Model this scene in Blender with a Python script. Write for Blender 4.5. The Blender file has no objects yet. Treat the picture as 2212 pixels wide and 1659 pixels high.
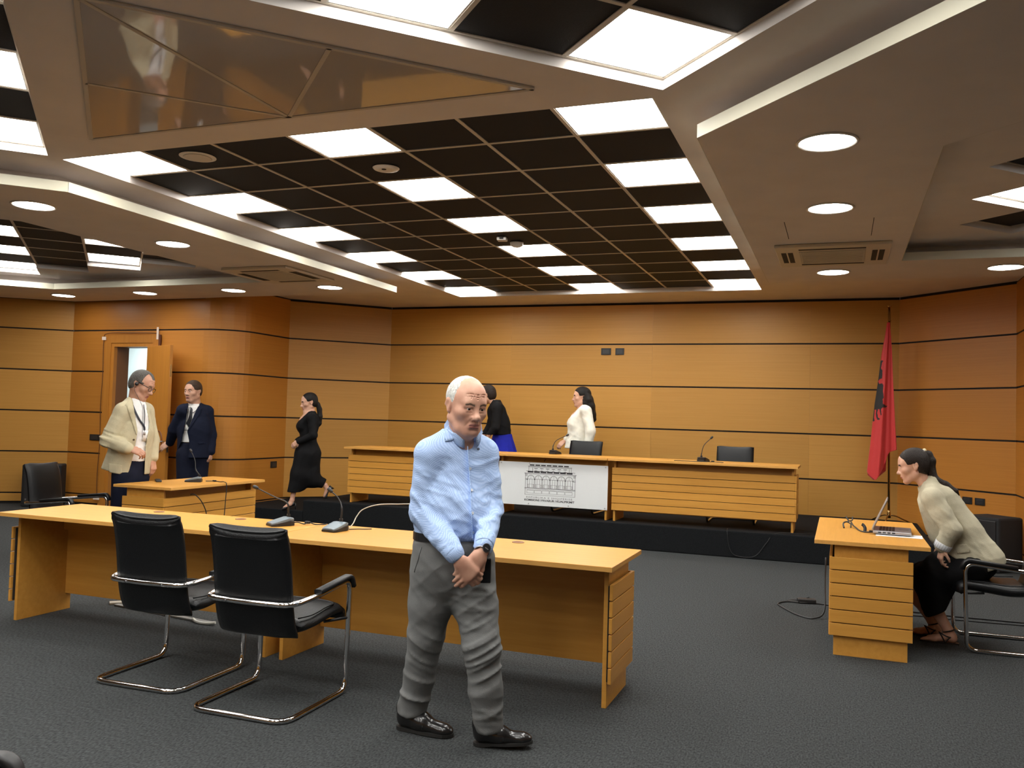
import bpy, bmesh, math, random
import numpy as np
from mathutils import Vector, Matrix, noise
random.seed(7)
PI = math.pi
SC = bpy.context.scene
COL = SC.collection

# ------------------------------------------------------------------ camera
cam_data = bpy.data.cameras.new('camera')
cam = bpy.data.objects.new('camera', cam_data)
COL.objects.link(cam)
YAW, PITCH, ROLL = 0.36224905, 0.03973816, 0.02949204
_f = Vector((-math.sin(YAW) * math.cos(PITCH), math.cos(YAW) * math.cos(PITCH), math.sin(PITCH)))
_r0 = Vector((math.cos(YAW), math.sin(YAW), 0))
_u0 = _r0.cross(_f)
_r = _r0 * math.cos(ROLL) + _u0 * math.sin(ROLL)
_u = -_r0 * math.sin(ROLL) + _u0 * math.cos(ROLL)
M = Matrix((_r, _u, -_f)).transposed().to_4x4()
M.translation = Vector((0, 0, 1.5))
cam.matrix_world = M
cam_data.sensor_fit = 'HORIZONTAL'
cam_data.sensor_width = 36.0
cam_data.lens = 36.0 * 1876.36 / 2212.0
cam_data.clip_start = 0.05
SC.camera = cam

# ------------------------------------------------------------------ world, exposure
wd = bpy.data.worlds.new('world')
SC.world = wd
wd.use_nodes = True
wd.node_tree.nodes['Background'].inputs[0].default_value = (0.6, 0.65, 0.7, 1)
wd.node_tree.nodes['Background'].inputs[1].default_value = 0.02
SC.view_settings.view_transform = 'Standard'
SC.view_settings.look = 'None'
SC.view_settings.gamma = 1
SC.view_settings.exposure = 0.3
SC.view_settings.use_curve_mapping = False
SC.cycles.max_bounces = 8
SC.cycles.diffuse_bounces = 5
SC.cycles.glossy_bounces = 4
SC.cycles.sample_clamp_indirect = 6.0
SC.cycles.use_denoising = True
PANEL_W = 16.0     # emission of the square light panels
SPOT_W = 26.0      # emission of the round downlights

# ------------------------------------------------------------------ materials
MATS = {}
def mat(name, col, rough=0.5, metal=0.0, var=0.0, vscale=8.0, spec=0.5, bump=0.0, bscale=60.0, stretch=(1, 1, 1), emit=None, coat=0.0, sheen=0.0):
    if name in MATS:
        return MATS[name]
    m = bpy.data.materials.new(name); m.use_nodes = True
    nt = m.node_tree; b = nt.nodes['Principled BSDF']
    b.inputs['Base Color'].default_value = (*col, 1)
    b.inputs['Roughness'].default_value = rough
    b.inputs['Metallic'].default_value = metal
    b.inputs['Specular IOR Level'].default_value = spec
    b.inputs['Coat Weight'].default_value = coat
    b.inputs['Coat Roughness'].default_value = 0.08
    b.inputs['Sheen Weight'].default_value = sheen
    if emit:
        b.inputs['Emission Color'].default_value = (*emit[0], 1)
        b.inputs['Emission Strength'].default_value = emit[1]
    if var or bump:
        tc = nt.nodes.new('ShaderNodeTexCoord'); mp = nt.nodes.new('ShaderNodeMapping')
        mp.inputs['Scale'].default_value = stretch
        nt.links.new(tc.outputs['Object'], mp.inputs['Vector'])
    if var:
        n = nt.nodes.new('ShaderNodeTexNoise'); n.inputs['Scale'].default_value = vscale; n.inputs['Detail'].default_value = 5
        nt.links.new(mp.outputs[0], n.inputs['Vector'])
        r = nt.nodes.new('ShaderNodeValToRGB')
        r.color_ramp.elements[0].position = 0.3; r.color_ramp.elements[1].position = 0.7
        r.color_ramp.elements[0].color = (*[c * (1 - var) for c in col], 1)
        r.color_ramp.elements[1].color = (*[min(1, c * (1 + var)) for c in col], 1)
        nt.links.new(n.outputs['Fac'], r.inputs['Fac']); nt.links.new(r.outputs['Color'], b.inputs['Base Color'])
    if bump:
        n2 = nt.nodes.new('ShaderNodeTexNoise'); n2.inputs['Scale'].default_value = bscale; n2.inputs['Detail'].default_value = 3
        nt.links.new(mp.outputs[0], n2.inputs['Vector'])
        bp = nt.nodes.new('ShaderNodeBump'); bp.inputs['Strength'].default_value = bump; bp.inputs['Distance'].default_value = 0.01
        nt.links.new(n2.outputs['Fac'], bp.inputs['Height']); nt.links.new(bp.outputs[0], b.inputs['Normal'])
    MATS[name] = m
    return m

def wood(name, c0, c1, rough=0.42, sx=1.2, sz=45.0, uv=False):
    m = bpy.data.materials.new(name); m.use_nodes = True
    nt = m.node_tree; b = nt.nodes['Principled BSDF']
    tc = nt.nodes.new('ShaderNodeTexCoord'); mp = nt.nodes.new('ShaderNodeMapping')
    mp.inputs['Scale'].default_value = (sx, sz, sz)
    oi = nt.nodes.new('ShaderNodeObjectInfo'); ad = nt.nodes.new('ShaderNodeVectorMath'); ad.operation = 'ADD'
    ml = nt.nodes.new('ShaderNodeMath'); ml.operation = 'MULTIPLY'; ml.inputs[1].default_value = 40.0
    nt.links.new(oi.outputs['Random'], ml.inputs[0])
    nt.links.new(tc.outputs['UV' if uv else 'Object'], mp.inputs['Vector']); nt.links.new(mp.outputs[0], ad.inputs[0]); nt.links.new(ml.outputs[0], ad.inputs[1])
    n = nt.nodes.new('ShaderNodeTexNoise'); n.inputs['Scale'].default_value = 1.0; n.inputs['Detail'].default_value = 6; n.inputs['Roughness'].default_value = 0.65
    nt.links.new(ad.outputs[0], n.inputs['Vector'])
    r = nt.nodes.new('ShaderNodeValToRGB')
    r.color_ramp.elements[0].position = 0.32; r.color_ramp.elements[1].position = 0.68
    r.color_ramp.elements[0].color = (*c0, 1); r.color_ramp.elements[1].color = (*c1, 1)
    nt.links.new(n.outputs['Fac'], r.inputs['Fac'])
    # a slight tone shift from sheet to sheet
    hs = nt.nodes.new('ShaderNodeHueSaturation')
    m2 = nt.nodes.new('ShaderNodeMath'); m2.operation = 'MULTIPLY_ADD'; m2.inputs[1].default_value = 0.14; m2.inputs[2].default_value = 0.93
    nt.links.new(oi.outputs['Random'], m2.inputs[0]); nt.links.new(m2.outputs[0], hs.inputs['Value'])
    nt.links.new(r.outputs['Color'], hs.inputs['Color']); nt.links.new(hs.outputs['Color'], b.inputs['Base Color'])
    b.inputs['Roughness'].default_value = rough
    b.inputs['Specular IOR Level'].default_value = 0.4
    MATS[name] = m
    return m

W_BACK = wood('veneer_honey', (0.475, 0.232, 0.043), (0.535, 0.270, 0.056), 0.45, 0.8, 70, True)
W_ORNG = wood('veneer_orange', (0.455, 0.180, 0.026), (0.515, 0.212, 0.034), 0.42, 0.8, 70, True)
W_DOOR = wood('door_veneer', (0.455, 0.180, 0.026), (0.515, 0.212, 0.034), 0.42, 40, 1.0)
W_DESK = wood('desk_beech', (0.575, 0.268, 0.045), (0.650, 0.318, 0.060), 0.36, 1.5, 30)
W_EDGE = wood('desk_edging', (0.60, 0.30, 0.070), (0.66, 0.345, 0.090), 0.4, 1.5, 40)
BLACKGAP = mat('groove_black', (0.012, 0.009, 0.008), 0.9)
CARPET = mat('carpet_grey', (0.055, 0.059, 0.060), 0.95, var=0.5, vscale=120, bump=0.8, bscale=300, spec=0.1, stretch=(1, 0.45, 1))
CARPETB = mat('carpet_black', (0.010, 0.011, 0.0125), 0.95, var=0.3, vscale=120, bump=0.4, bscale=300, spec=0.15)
PLASTER = mat('ceiling_paint', (0.70, 0.645, 0.60), 0.75, var=0.04, vscale=3)
LIP = mat('cove_lip_paint', (0.50, 0.475, 0.37), 0.6)
TILE = mat('tile_black', (0.013, 0.0145, 0.018), 0.7, spec=0.2, var=0.15, vscale=90, bump=0.15, bscale=200)
TBAR = mat('tbar_beige', (0.62, 0.56, 0.47), 0.5)
WHITEP = mat('white_plastic', (0.78, 0.76, 0.72), 0.4)
BEIGEP = mat('beige_plastic', (0.60, 0.55, 0.46), 0.45)
BLACKP = mat('black_plastic', (0.012, 0.012, 0.013), 0.45)
DARKSLOT = mat('dark_slot', (0.02, 0.02, 0.02), 0.8)
GREYP = mat('grey_blue_plastic', (0.15, 0.19, 0.22), 0.38)
LEATHER = mat('black_leather', (0.0065, 0.007, 0.008), 0.36, bump=0.2, bscale=180, spec=0.32)
CHROME = mat('chrome', (0.72, 0.70, 0.69), 0.10, 1.0)
BRASS = mat('brass', (0.55, 0.38, 0.16), 0.25, 1.0)
STEEL = mat('steel', (0.5, 0.5, 0.52), 0.3, 1.0)
PANELGLOW = mat('panel_glow', (1, 1, 1), 0.5, emit=((1.0, 0.985, 0.94), PANEL_W))
SPOTGLOW = mat('spot_glow', (1, 1, 1), 0.5, emit=((1.0, 0.95, 0.88), SPOT_W))
ACRYL = mat('white_acrylic', (0.80, 0.83, 0.84), 0.25, coat=0.3)
INK = mat('printed_ink', (0.03, 0.03, 0.035), 0.5)
INKG = mat('printed_grey_ink', (0.20, 0.20, 0.21), 0.5)
PAPER = mat('paper', (0.88, 0.88, 0.87), 0.7)
RED = mat('flag_red', (0.62, 0.028, 0.028), 0.6, sheen=0.3)
FLAGBLACK = mat('flag_black', (0.012, 0.011, 0.012), 0.65)
CORRWALL = mat('corridor_paint', (0.62, 0.69, 0.69), 0.8)

def gloss():
    m = mat('gloss_membrane', (0.47, 0.42, 0.37), 0.05)
    b = m.node_tree.nodes['Principled BSDF']
    b.inputs['IOR'].default_value = 1.55
    b.inputs['Coat Weight'].default_value = 0.35
    b.inputs['Coat Roughness'].default_value = 0.03
    return m
GLOSS = gloss()

# ------------------------------------------------------------------ object helpers
def tag(o, label=None, cat=None, group=None, kind=None):
    if label: o['label'] = label
    if cat: o['category'] = cat
    if group: o['group'] = group
    if kind: o['kind'] = kind
    return o
def empty(name, loc=(0, 0, 0), rz=0.0, label=None, cat=None, group=None, kind=None):
    o = bpy.data.objects.new(name, None); COL.objects.link(o)
    o.location = loc; o.rotation_euler = (0, 0, rz); o.empty_display_size = 0.1
    return tag(o, label, cat, group, kind)
def link(name, me, m=None, parent=None, loc=(0, 0, 0), rot=(0, 0, 0)):
    o = bpy.data.objects.new(name, me); COL.objects.link(o)
    if m is not None:
        for mm in (m if isinstance(m, (list, tuple)) else [m]):
            me.materials.append(mm)
    o.location = loc; o.rotation_euler = rot
    if parent: o.parent = parent
    return o
def bm_obj(name, bm, m, parent=None, smooth=False, loc=(0, 0, 0), rot=(0, 0, 0), recalc=True):
    me = bpy.data.meshes.new(name)
    if recalc: bmesh.ops.recalc_face_normals(bm, faces=bm.faces[:])
    if smooth:
        for f in bm.faces: f.smooth = True
    bm.to_mesh(me); bm.free()
    return link(name, me, m, parent, loc, rot)
def box(bm, x0, x1, y0, y1, z0, z1, mi=0):
    v = [bm.verts.new(p) for p in ((x0, y0, z0), (x1, y0, z0), (x1, y1, z0), (x0, y1, z0), (x0, y0, z1), (x1, y0, z1), (x1, y1, z1), (x0, y1, z1))]
    for q in ((0, 3, 2, 1), (4, 5, 6, 7), (0, 1, 5, 4), (1, 2, 6, 5), (2, 3, 7, 6), (3, 0, 4, 7)):
        f = bm.faces.new([v[i] for i in q]); f.material_index = mi
    return v
def bx(name, x0, x1, y0, y1, z0, z1, m, parent=None, bev=0.0, loc=(0, 0, 0), rot=(0, 0, 0), seg=2):
    bm = bmesh.new(); box(bm, x0, x1, y0, y1, z0, z1)
    if bev:
        bmesh.ops.bevel(bm, geom=bm.edges[:], offset=bev, segments=seg, profile=0.5, affect='EDGES')
    return bm_obj(name, bm, m, parent, False, loc, rot)
def cyl(bm, c, r, z0, z1, n=24, r2=None, mi=0):
    r2 = r if r2 is None else r2
    a = [bm.verts.new((c[0] + r * math.cos(2 * PI * i / n), c[1] + r * math.sin(2 * PI * i / n), z0)) for i in range(n)]
    b = [bm.verts.new((c[0] + r2 * math.cos(2 * PI * i / n), c[1] + r2 * math.sin(2 * PI * i / n), z1)) for i in range(n)]
    for i in range(n):
        f = bm.faces.new((a[i], a[(i + 1) % n], b[(i + 1) % n], b[i])); f.material_index = mi
    f = bm.faces.new(a[::-1]); f.material_index = mi
    f = bm.faces.new(b); f.material_index = mi
def prism(bm, pts, z0, z1, mi=0):
    a = [bm.verts.new((p[0], p[1], z0)) for p in pts]; b = [bm.verts.new((p[0], p[1], z1)) for p in pts]
    n = len(pts)
    fs = [bm.faces.new(a[::-1]), bm.faces.new(b)]
    for i in range(n): fs.append(bm.faces.new((a[i], a[(i + 1) % n], b[(i + 1) % n], b[i])))
    for f in fs: f.material_index = mi
def fillet(pts, rad, n=5):
    """round the inner corners of a 3-D polyline"""
    P = [Vector(p) for p in pts]; out = [P[0]]
    for i in range(1, len(P) - 1):
        a, b, c = P[i - 1], P[i], P[i + 1]
        r = rad[i - 1] if isinstance(rad, (list, tuple)) else rad
        d1 = (a - b); d2 = (c - b); l = min(r, d1.length * 0.49, d2.length * 0.49)
        p1 = b + d1.normalized() * l; p2 = b + d2.normalized() * l
        for k in range(n + 1):
            t = k / n
            out.append(p1 * (1 - t) ** 2 + b * 2 * t * (1 - t) + p2 * t * t)
    out.append(P[-1]); return out
def spline(pts, n=8):
    """Catmull-Rom through points"""
    P = [Vector(p) for p in pts]; P = [P[0] * 2 - P[1]] + P + [P[-1] * 2 - P[-2]]; out = []
    for i in range(1, len(P) - 2):
        for k in range(n):
            t = k / n; a, b, c, d = P[i - 1:i + 3]
            out.append(0.5 * ((2 * b) + (c - a) * t + (2 * a - 5 * b + 4 * c - d) * t * t + (3 * b - a - 3 * c + d) * t ** 3))
    out.append(P[-2]); return out
def sweep(bm, path, r, n=8, closed=False, cap=True, mi=0, prof=None):
    P = [Vector(p) for p in path]; N = len(P)
    tang = []
    for i in range(N):
        a = P[(i - 1) % N] if (closed or i > 0) else P[i]
        b = P[(i + 1) % N] if (closed or i < N - 1) else P[i]
        tang.append((b - a).normalized())
    up = Vector((0, 0, 1))
    if abs(tang[0].dot(up)) > 0.9: up = Vector((1, 0, 0))
    nrm = (up - tang[0] * up.dot(tang[0])).normalized(); rings = []
    for i in range(N):
        nrm = (nrm - tang[i] * nrm.dot(tang[i])).normalized(); bi = tang[i].cross(nrm)
        rr = r[i] if isinstance(r, (list, tuple)) else r
        if prof: ring = [bm.verts.new(P[i] + nrm * q[0] + bi * q[1]) for q in prof]
        else: ring = [bm.verts.new(P[i] + (nrm * math.cos(2 * PI * k / n) + bi * math.sin(2 * PI * k / n)) * rr) for k in range(n)]
        rings.append(ring)
    n = len(rings[0])
    for i in range(N if closed else N - 1):
        a, b = rings[i], rings[(i + 1) % N]
        for k in range(n):
            f = bm.faces.new((a[k], a[(k + 1) % n], b[(k + 1) % n], b[k])); f.smooth = True; f.material_index = mi
    if cap and not closed:
        f = bm.faces.new(rings[0][::-1]); f.material_index = mi
        f = bm.faces.new(rings[-1]); f.material_index = mi
def tube(name, path, r, m, parent=None, n=8, closed=False, prof=None):
    bm = bmesh.new(); sweep(bm, path, r, n, closed, prof=prof)
    return bm_obj(name, bm, m, parent)
def lathe(bm, prof, n=24, c=(0, 0, 0), mi=0):
    rings = []
    for r, z in prof:
        rings.append([bm.verts.new((c[0] + r * math.cos(2 * PI * k / n), c[1] + r * math.sin(2 * PI * k / n), c[2] + z)) for k in range(n)])
    for a, b in zip(rings, rings[1:]):
        for k in range(n):
            f = bm.faces.new((a[k], a[(k + 1) % n], b[(k + 1) % n], b[k])); f.smooth = True; f.material_index = mi
    f = bm.faces.new(rings[0][::-1]); f.material_index = mi
    f = bm.faces.new(rings[-1]); f.material_index = mi
def poly_extrude(name, outer, holes, z0, z1, m, parent=None):
    """a flat slab with holes, meshed from a filled 2-D curve"""
    cu = bpy.data.curves.new(name, 'CURVE'); cu.dimensions = '2D'; cu.fill_mode = 'BOTH'
    for pts in [outer] + holes:
        s = cu.splines.new('POLY'); s.points.add(len(pts) - 1)
        for p, q in zip(s.points, pts): p.co = (q[0], q[1], 0, 1)
        s.use_cyclic_u = True
    cu.extrude = (z1 - z0) / 2
    o = bpy.data.objects.new(name, cu); COL.objects.link(o)
    dg = bpy.context.evaluated_depsgraph_get()
    me = bpy.data.meshes.new_from_object(o.evaluated_get(dg)); bpy.data.objects.remove(o); bpy.data.curves.remove(cu)
    me.materials.clear()
    return link(name, me, m, parent, (0, 0, (z0 + z1) / 2))
def text_mesh(name, body, size, m, parent, loc, rot, width=None, bold=0.0, spacing=1.0):
    cu = bpy.data.curves.new(name, 'FONT'); cu.body = body; cu.size = size; cu.align_x = 'CENTER'; cu.align_y = 'CENTER'
    cu.extrude = 0.0008; cu.offset = bold; cu.space_character = spacing; cu.resolution_u = 3
    o = bpy.data.objects.new(name, cu); COL.objects.link(o)
    dg = bpy.context.evaluated_depsgraph_get(); dg.update()
    me = bpy.data.meshes.new_from_object(o.evaluated_get(dg)); bpy.data.objects.remove(o); bpy.data.curves.remove(cu)
    me.materials.clear()
    o = link(name, me, m, parent, loc, rot)
    if width:
        xs = [v.co.x for v in me.vertices]; s = width / (max(xs) - min(xs))
        for v in me.vertices: v.co.x *= s
    return o
def dup(root, loc=None, rz=None, label=None, name=None):
    r = root.copy(); COL.objects.link(r)
    if loc is not None: r.location = loc
    if rz is not None: r.rotation_euler = (0, 0, rz)
    if label: r['label'] = label
    for ch in list(root.children):
        c = ch.copy(); COL.objects.link(c); c.parent = r
        for g in ch.children:
            d = g.copy(); COL.objects.link(d); d.parent = c
    return r

# ================================================================== THE ROOM
Z1, Z2, Z3 = 3.275, 3.10, 3.335        # upper ceiling, dropped soffit, tile grid
fl = bx('floor', -14.5, 8, -5, 14, -0.1, 0, CARPET); tag(fl, kind='structure')

GROOVES = [0.165, 0.79, 1.41, 2.03, 2.654]
def path_frame(p, q):
    d = Vector((q[0] - p[0], q[1] - p[1], 0)).normalized(); return d, Vector((d.y, -d.x, 0))   # normal to the right of the direction
def wall(name, pts, m, z0=0.0, z1=3.6, seams=None, gaps=(), floor_gap=0.04, top=None, grooves=GROOVES):
    """a panelled wall along a polyline; the room is on the right-hand side of the walk. gaps: (s0, s1, ztop) door gaps along the first segment"""
    P = [Vector((p[0], p[1], 0)) for p in pts]
    root = empty(name, (P[0].x, P[0].y, 0), math.atan2((P[1] - P[0]).y, (P[1] - P[0]).x), kind='structure')
    inv = root.matrix_basis.inverted()
    L = [inv @ p for p in P]
    n = len(L); nor = []
    for i in range(n):
        a = (L[i] - L[i - 1]).normalized() if i > 0 else (L[1] - L[0]).normalized()
        b = (L[i + 1] - L[i]).normalized() if i < n - 1 else a
        if i == 0: a = b
        t = (a + b).normalized(); nv = Vector((t.y, -t.x, 0)); nor.append(nv / max(0.5, nv.dot(Vector((a.y, -a.x, 0)))))
    # distances
    s = [0.0]
    for i in range(1, n): s.append(s[-1] + (L[i] - L[i - 1]).length)
    def at(t):
        for i in range(1, n):
            if t <= s[i] + 1e-6:
                k = (t - s[i - 1]) / (s[i] - s[i - 1]); return L[i - 1].lerp(L[i], k), nor[i - 1].lerp(nor[i], k)
        return L[-1], nor[-1]
    def strip(nm, s0, s1, za, zb, d0, d1, mt):
        ts = [s0] + [t for t in s if s0 + 1e-4 < t < s1 - 1e-4] + [s1]
        poly = []
        for t in ts:
            p, nv = at(t); poly.append(p + nv * d1)
        for t in ts[::-1]:
            p, nv = at(t); poly.append(p + nv * d0)
        bm = bmesh.new(); prism(bm, poly, za, zb); uvl = bm.loops.layers.uv.new('UVMap'); bm.verts.index_update(); k_ = len(ts); off = 1.7 * za
        for f in bm.faces:
            for l in f.loops:
                i_ = l.vert.index % (2 * k_); l[uvl].uv = (ts[i_] if i_ < k_ else ts[2 * k_ - 1 - i_], l.vert.co.z + off)
        return bm_obj(nm, bm, mt, root)
    edges = [0.0] + list(seams or []) + [s[-1]]
    rows = [z0 + floor_gap] + list(grooves) + [top or z1]
    spans = [(0.0, s[-1])]
    for g in gaps:
        spans = [w for a, b in spans for w in ((a, min(b, g[0])), (max(a, g[1]), b)) if w[1] - w[0] > 1e-3]
        strip('backing', g[0], g[1], g[2], z1, -0.12, -0.012, BLACKGAP)
    for a, b in spans: strip('backing', a, b, z0 - 0.02, z1, -0.12, -0.012, BLACKGAP)
    for i in range(len(rows) - 1):
        za = rows[i] + (0.011 if i else 0); zb = rows[i + 1] - (0.011 if i < len(rows) - 2 else 0)
        if zb <= z0 + 0.02: continue
        za = max(za, z0 + 0.002)
        for a, b in zip(edges, edges[1:]):
            cells = [(a, b, za, zb)]
            for g in gaps:
                nx = []
                for (ca, cb, cz, cw) in cells:
                    if g[2] <= cz or cb <= g[0] or ca >= g[1]: nx.append((ca, cb, cz, cw)); continue
                    if ca < g[0]: nx.append((ca, g[0], cz, cw))
                    if cb > g[1]: nx.append((g[1], cb, cz, cw))
                    if g[2] < cw: nx.append((max(ca, g[0]), min(cb, g[1]), g[2], cw))
                cells = nx
            for (ca, cb, cz, cw) in cells:
                if cb - ca > 0.01: strip('panel', ca + (0.0005 if ca > 0 else 0), cb - (0.0005 if cb < s[-1] else 0), cz, cw, -0.012, 0.0, m)
    return root

PZ = 0.30       # platform height
arc = [(-8.6 + 0.5 * math.sin(a), 10.6 - 0.5 * math.cos(a)) for a in [PI / 2 * k / 9 for k in range(10)]]
# walls, walked clockwise as seen from above so that the room lies on the right
wall('wall_far_left', [(-13.2, -4.5), (-13.2, 8.5), (-11.09, 10.1)], W_BACK, top=Z2, seams=[6.0, 13.0, 14.2])
DX0, DX1, DTOP = -10.36, -9.44, 2.52
wd_door = wall('wall_door_side', [(-11.09, 10.1), (-8.6, 10.1)], W_ORNG, gaps=[(-10.36 + 11.09, -9.44 + 11.09, 2.52)], top=Z2)
wall('wall_curved_corner', arc + [(-8.1, 11.46)], W_ORNG, top=Z1 - 0.02)
wall('wall_back_left', [(-8.1, 11.46), (-6.95, 12.65)], W_BACK, top=Z1 - 0.035)
wall('wall_back', [(-6.95, 12.65), (0.72, 12.65)], W_BACK, seams=[2.13, 4.35, 6.55], top=Z1 - 0.035)
wall('wall_back_right', [(0.72, 12.65), (1.90, 11.47)], W_ORNG, top=Z1 - 0.035)
arc2 = [(-6.22 - p[0], p[1]) for p in arc][::-1]
wall('wall_right_corner', [(1.90, 11.47), (1.90, 10.6)] + arc2[1:], W_ORNG, top=Z1 - 0.02)
wall('wall_right_far', [(2.38, 10.1), (4.87, 10.1), (6.98, 8.5), (6.98, -4.5)], W_BACK, top=Z2, seams=[2.49, 5.2])
wall('wall_front', [(6.98, -4.5), (-13.2, -4.5)], W_BACK, top=Z2, seams=[3, 6, 9, 12, 15, 18])

# platform with its step
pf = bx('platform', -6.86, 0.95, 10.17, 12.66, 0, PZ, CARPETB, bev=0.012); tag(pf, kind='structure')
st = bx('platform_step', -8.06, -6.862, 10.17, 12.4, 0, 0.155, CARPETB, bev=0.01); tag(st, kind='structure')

# ------------------------------------------------------------------ ceiling
S2 = math.sqrt(2)
MX = lambda x: -6.22 - x
main_open = [(-5.285, 4.645), (-0.985, 4.645), (-0.985, 11.68), (-5.285, 11.68)]
def rot45(o, du, dv, pts):      # local (a along du, b along dv)
    return [(o[0] + a * du[0] + b * dv[0], o[1] + a * du[1] + b * dv[1]) for a, b in pts]
h = 1 / S2
near_R = rot45((-0.91, 4.54), (-h, -h), (h, -h), [(0, 0), (3.0, 0), (3.0, 1.84), (0, 1.84)])
near_L = [(MX(x), y) for x, y in near_R][::-1]
UB, V0, DV = -1.51, 10.26, 0.635     # rotated side grid: column edges in x+y, rows in (y-x)/sqrt2
DC = 0.8726
side_cols = {-3: (-3.3, -0.1), -2: (7.72, 14.1), -1: (9.625, 13.44), 0: (9.625, 12.8), 1: (10.26, 12.2), 2: (10.9, 11.55)}
side_cols.pop(-3)
def cv(c, v): return ((c - v * S2) / 2, (c + v * S2) / 2)
ks = sorted(side_cols)
zig = []
for k in ks: zig += [cv(UB + k * DC, side_cols[k][1]), cv(UB + (k + 1) * DC, side_cols[k][1])]
for k in ks[::-1]: zig += [cv(UB + (k + 1) * DC, side_cols[k][0]), cv(UB + k * DC, side_cols[k][0])]
side_L = zig[::-1]
side_R = [(MX(x), y) for x, y in zig]
rear_open = [(-5.285, -3.2), (-0.985, -3.2), (-0.985, 0.86), (-5.285, 0.86)]
ceil_outer = [(-13.4, -4.7), (7.2, -4.7), (7.2, 13.2), (-13.4, 13.2)]
ceiling = poly_extrude('ceiling', ceil_outer, [main_open, near_R, near_L, side_L, side_R, rear_open], Z1, Z3 + 0.03, PLASTER)
tag(ceiling, kind='structure')
lid = bx('backing', -13.4, 7.2, -4.7, 13.2, Z3 + 0.03 - ceiling.location.z, Z3 + 0.13 - ceiling.location.z, BLACKGAP, ceiling)
CZ = ceiling.location.z
def soffit(name, pts, inner):
    """dropped ring: thin slab with a bright edge strip, carried by a set-back body that leaves a shadow cove above the edge"""
    s = poly_extrude(name, pts, [], Z2, Z2 + 0.075, PLASTER); tag(s, kind='structure')
    body = poly_extrude('soffit_body', inner, [], Z2 + 0.075, Z1, PLASTER, s); body.location.z -= s.location.z
    bm = bmesh.new(); n = len(pts)
    for i in range(n):
        a, b = Vector((*pts[i], 0)), Vector((*pts[(i + 1) % n], 0)); d = (b - a).normalized(); nv = Vector((d.y, -d.x, 0)) * 0.004
        vs = [bm.verts.new((p.x, p.y, z)) for p, z in ((a + nv, Z2 + 0.0005), (b + nv, Z2 + 0.0005), (b + nv, Z2 + 0.0775), (a + nv, Z2 + 0.0775), (a, Z2 + 0.0005), (b, Z2 + 0.0005), (b, Z2 + 0.0775), (a, Z2 + 0.0775))]
        for q in ((0, 1, 2, 3), (5, 4, 7, 6), (3, 2, 6, 7), (4, 5, 1, 0)): bm.faces.new([vs[i2] for i2 in q])
    lip = bm_obj('edge_strip', bm, LIP, s); lip.location.z = -s.location.z
    return s
# counter-clockwise from above
sof_L = [(-5.45, 4.85), (-5.45, 10.02), (-8.2, 10.02), (-8.6, 10.06), (-11.05, 10.06), (-13.15, 8.46), (-13.15, -4.4), (-11.8, -4.4), (-11.8, 7.34), (-10.2, 8.93), (-6.74, 8.93), (-6.74, 5.35), (-8.55, 3.54), (-7.63, 2.62), (-7.6, 2.65)]
sof_L.pop()
inn_L = [(-5.7, 5.0), (-5.7, 9.8), (-8.4, 9.8), (-11.0, 9.9), (-13.0, 8.4), (-13.0, -4.2), (-12.05, -4.2), (-12.05, 7.45), (-10.3, 9.2), (-6.5, 9.2), (-6.5, 5.25), (-8.2, 3.54), (-7.63, 2.97)]
sL = soffit('ceiling_soffit', sof_L, inn_L)
sR = soffit('ceiling_soffit', [(MX(x), y) for x, y in sof_L][::-1], [(MX(x), y) for x, y in inn_L][::-1])

# black tiles, light panels and T-bars -------------------------------------------------
def shared_tile(name, sx, sy, m, t=0.02):
    bm = bmesh.new(); box(bm, -sx / 2, sx / 2, -sy / 2, sy / 2, 0, t)
    me = bpy.data.meshes.new(name); bmesh.ops.recalc_face_normals(bm, faces=bm.faces[:]); bm.to_mesh(me); bm.free(); me.materials.append(m); return me
def light_thing(x, y, sx, sy, rz, label, group, proto={}):
    key = (round(sx, 3), round(sy, 3))
    r = empty('ceiling_light', (x, y, Z3), rz, label, 'ceiling light', group)
    if key not in proto:
        bm = bmesh.new(); w = 0.012
        for q in ((-sx / 2, sx / 2, -sy / 2, -sy / 2 + w), (-sx / 2, sx / 2, sy / 2 - w, sy / 2), (-sx / 2, -sx / 2 + w, -sy / 2 + w, sy / 2 - w), (sx / 2 - w, sx / 2, -sy / 2 + w, sy / 2 - w)):
            box(bm, q[0], q[1], q[2], q[3], -0.003, 0.02)
        fm = bpy.data.meshes.new('frame'); bmesh.ops.recalc_face_normals(bm, faces=bm.faces[:]); bm.to_mesh(fm); bm.free(); fm.materials.append(WHITEP)
        proto[key] = (fm, shared_tile('diffuser', sx - 0.024, sy - 0.024, PANELGLOW))
    a = link('frame', proto[key][0], None, r); b = link('diffuser', proto[key][1], None, r); b.location = (0, 0, 0.001)
    return r
ordn = ['nearest', 'second', 'third', 'fourth', 'fifth', 'sixth', 'seventh']
X0, Y0, TX, TY = -5.318, 4.653, 0.617, 0.6466
tile_me = shared_tile('tile', TX - 0.02, TY - 0.02, TILE)
colname = {0: 'left', 3: 'middle', 6: 'right'}
for i in range(7):
    for j in range(11):
        x, y = X0 + (i + 0.5) * TX, Y0 + (j + 0.5) * TY
        if i in (0, 3, 6) and j % 2 == 0:
            light_thing(x, y, TX - 0.02, TY - 0.02, 0, f'square light panel, {ordn[j // 2]} from the viewer, {colname[i]} row of the central tile field', 'light panels of the central tile field')
        else:
            o = link('tile', tile_me, None, ceiling); o.location = (x, y, Z3 - CZ)
bar_x = shared_tile('grid_bar', 7 * TX, 0.024, TBAR, 0.012); bar_y = shared_tile('grid_bar', 0.024, 11 * TY, TBAR, 0.012)
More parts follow.
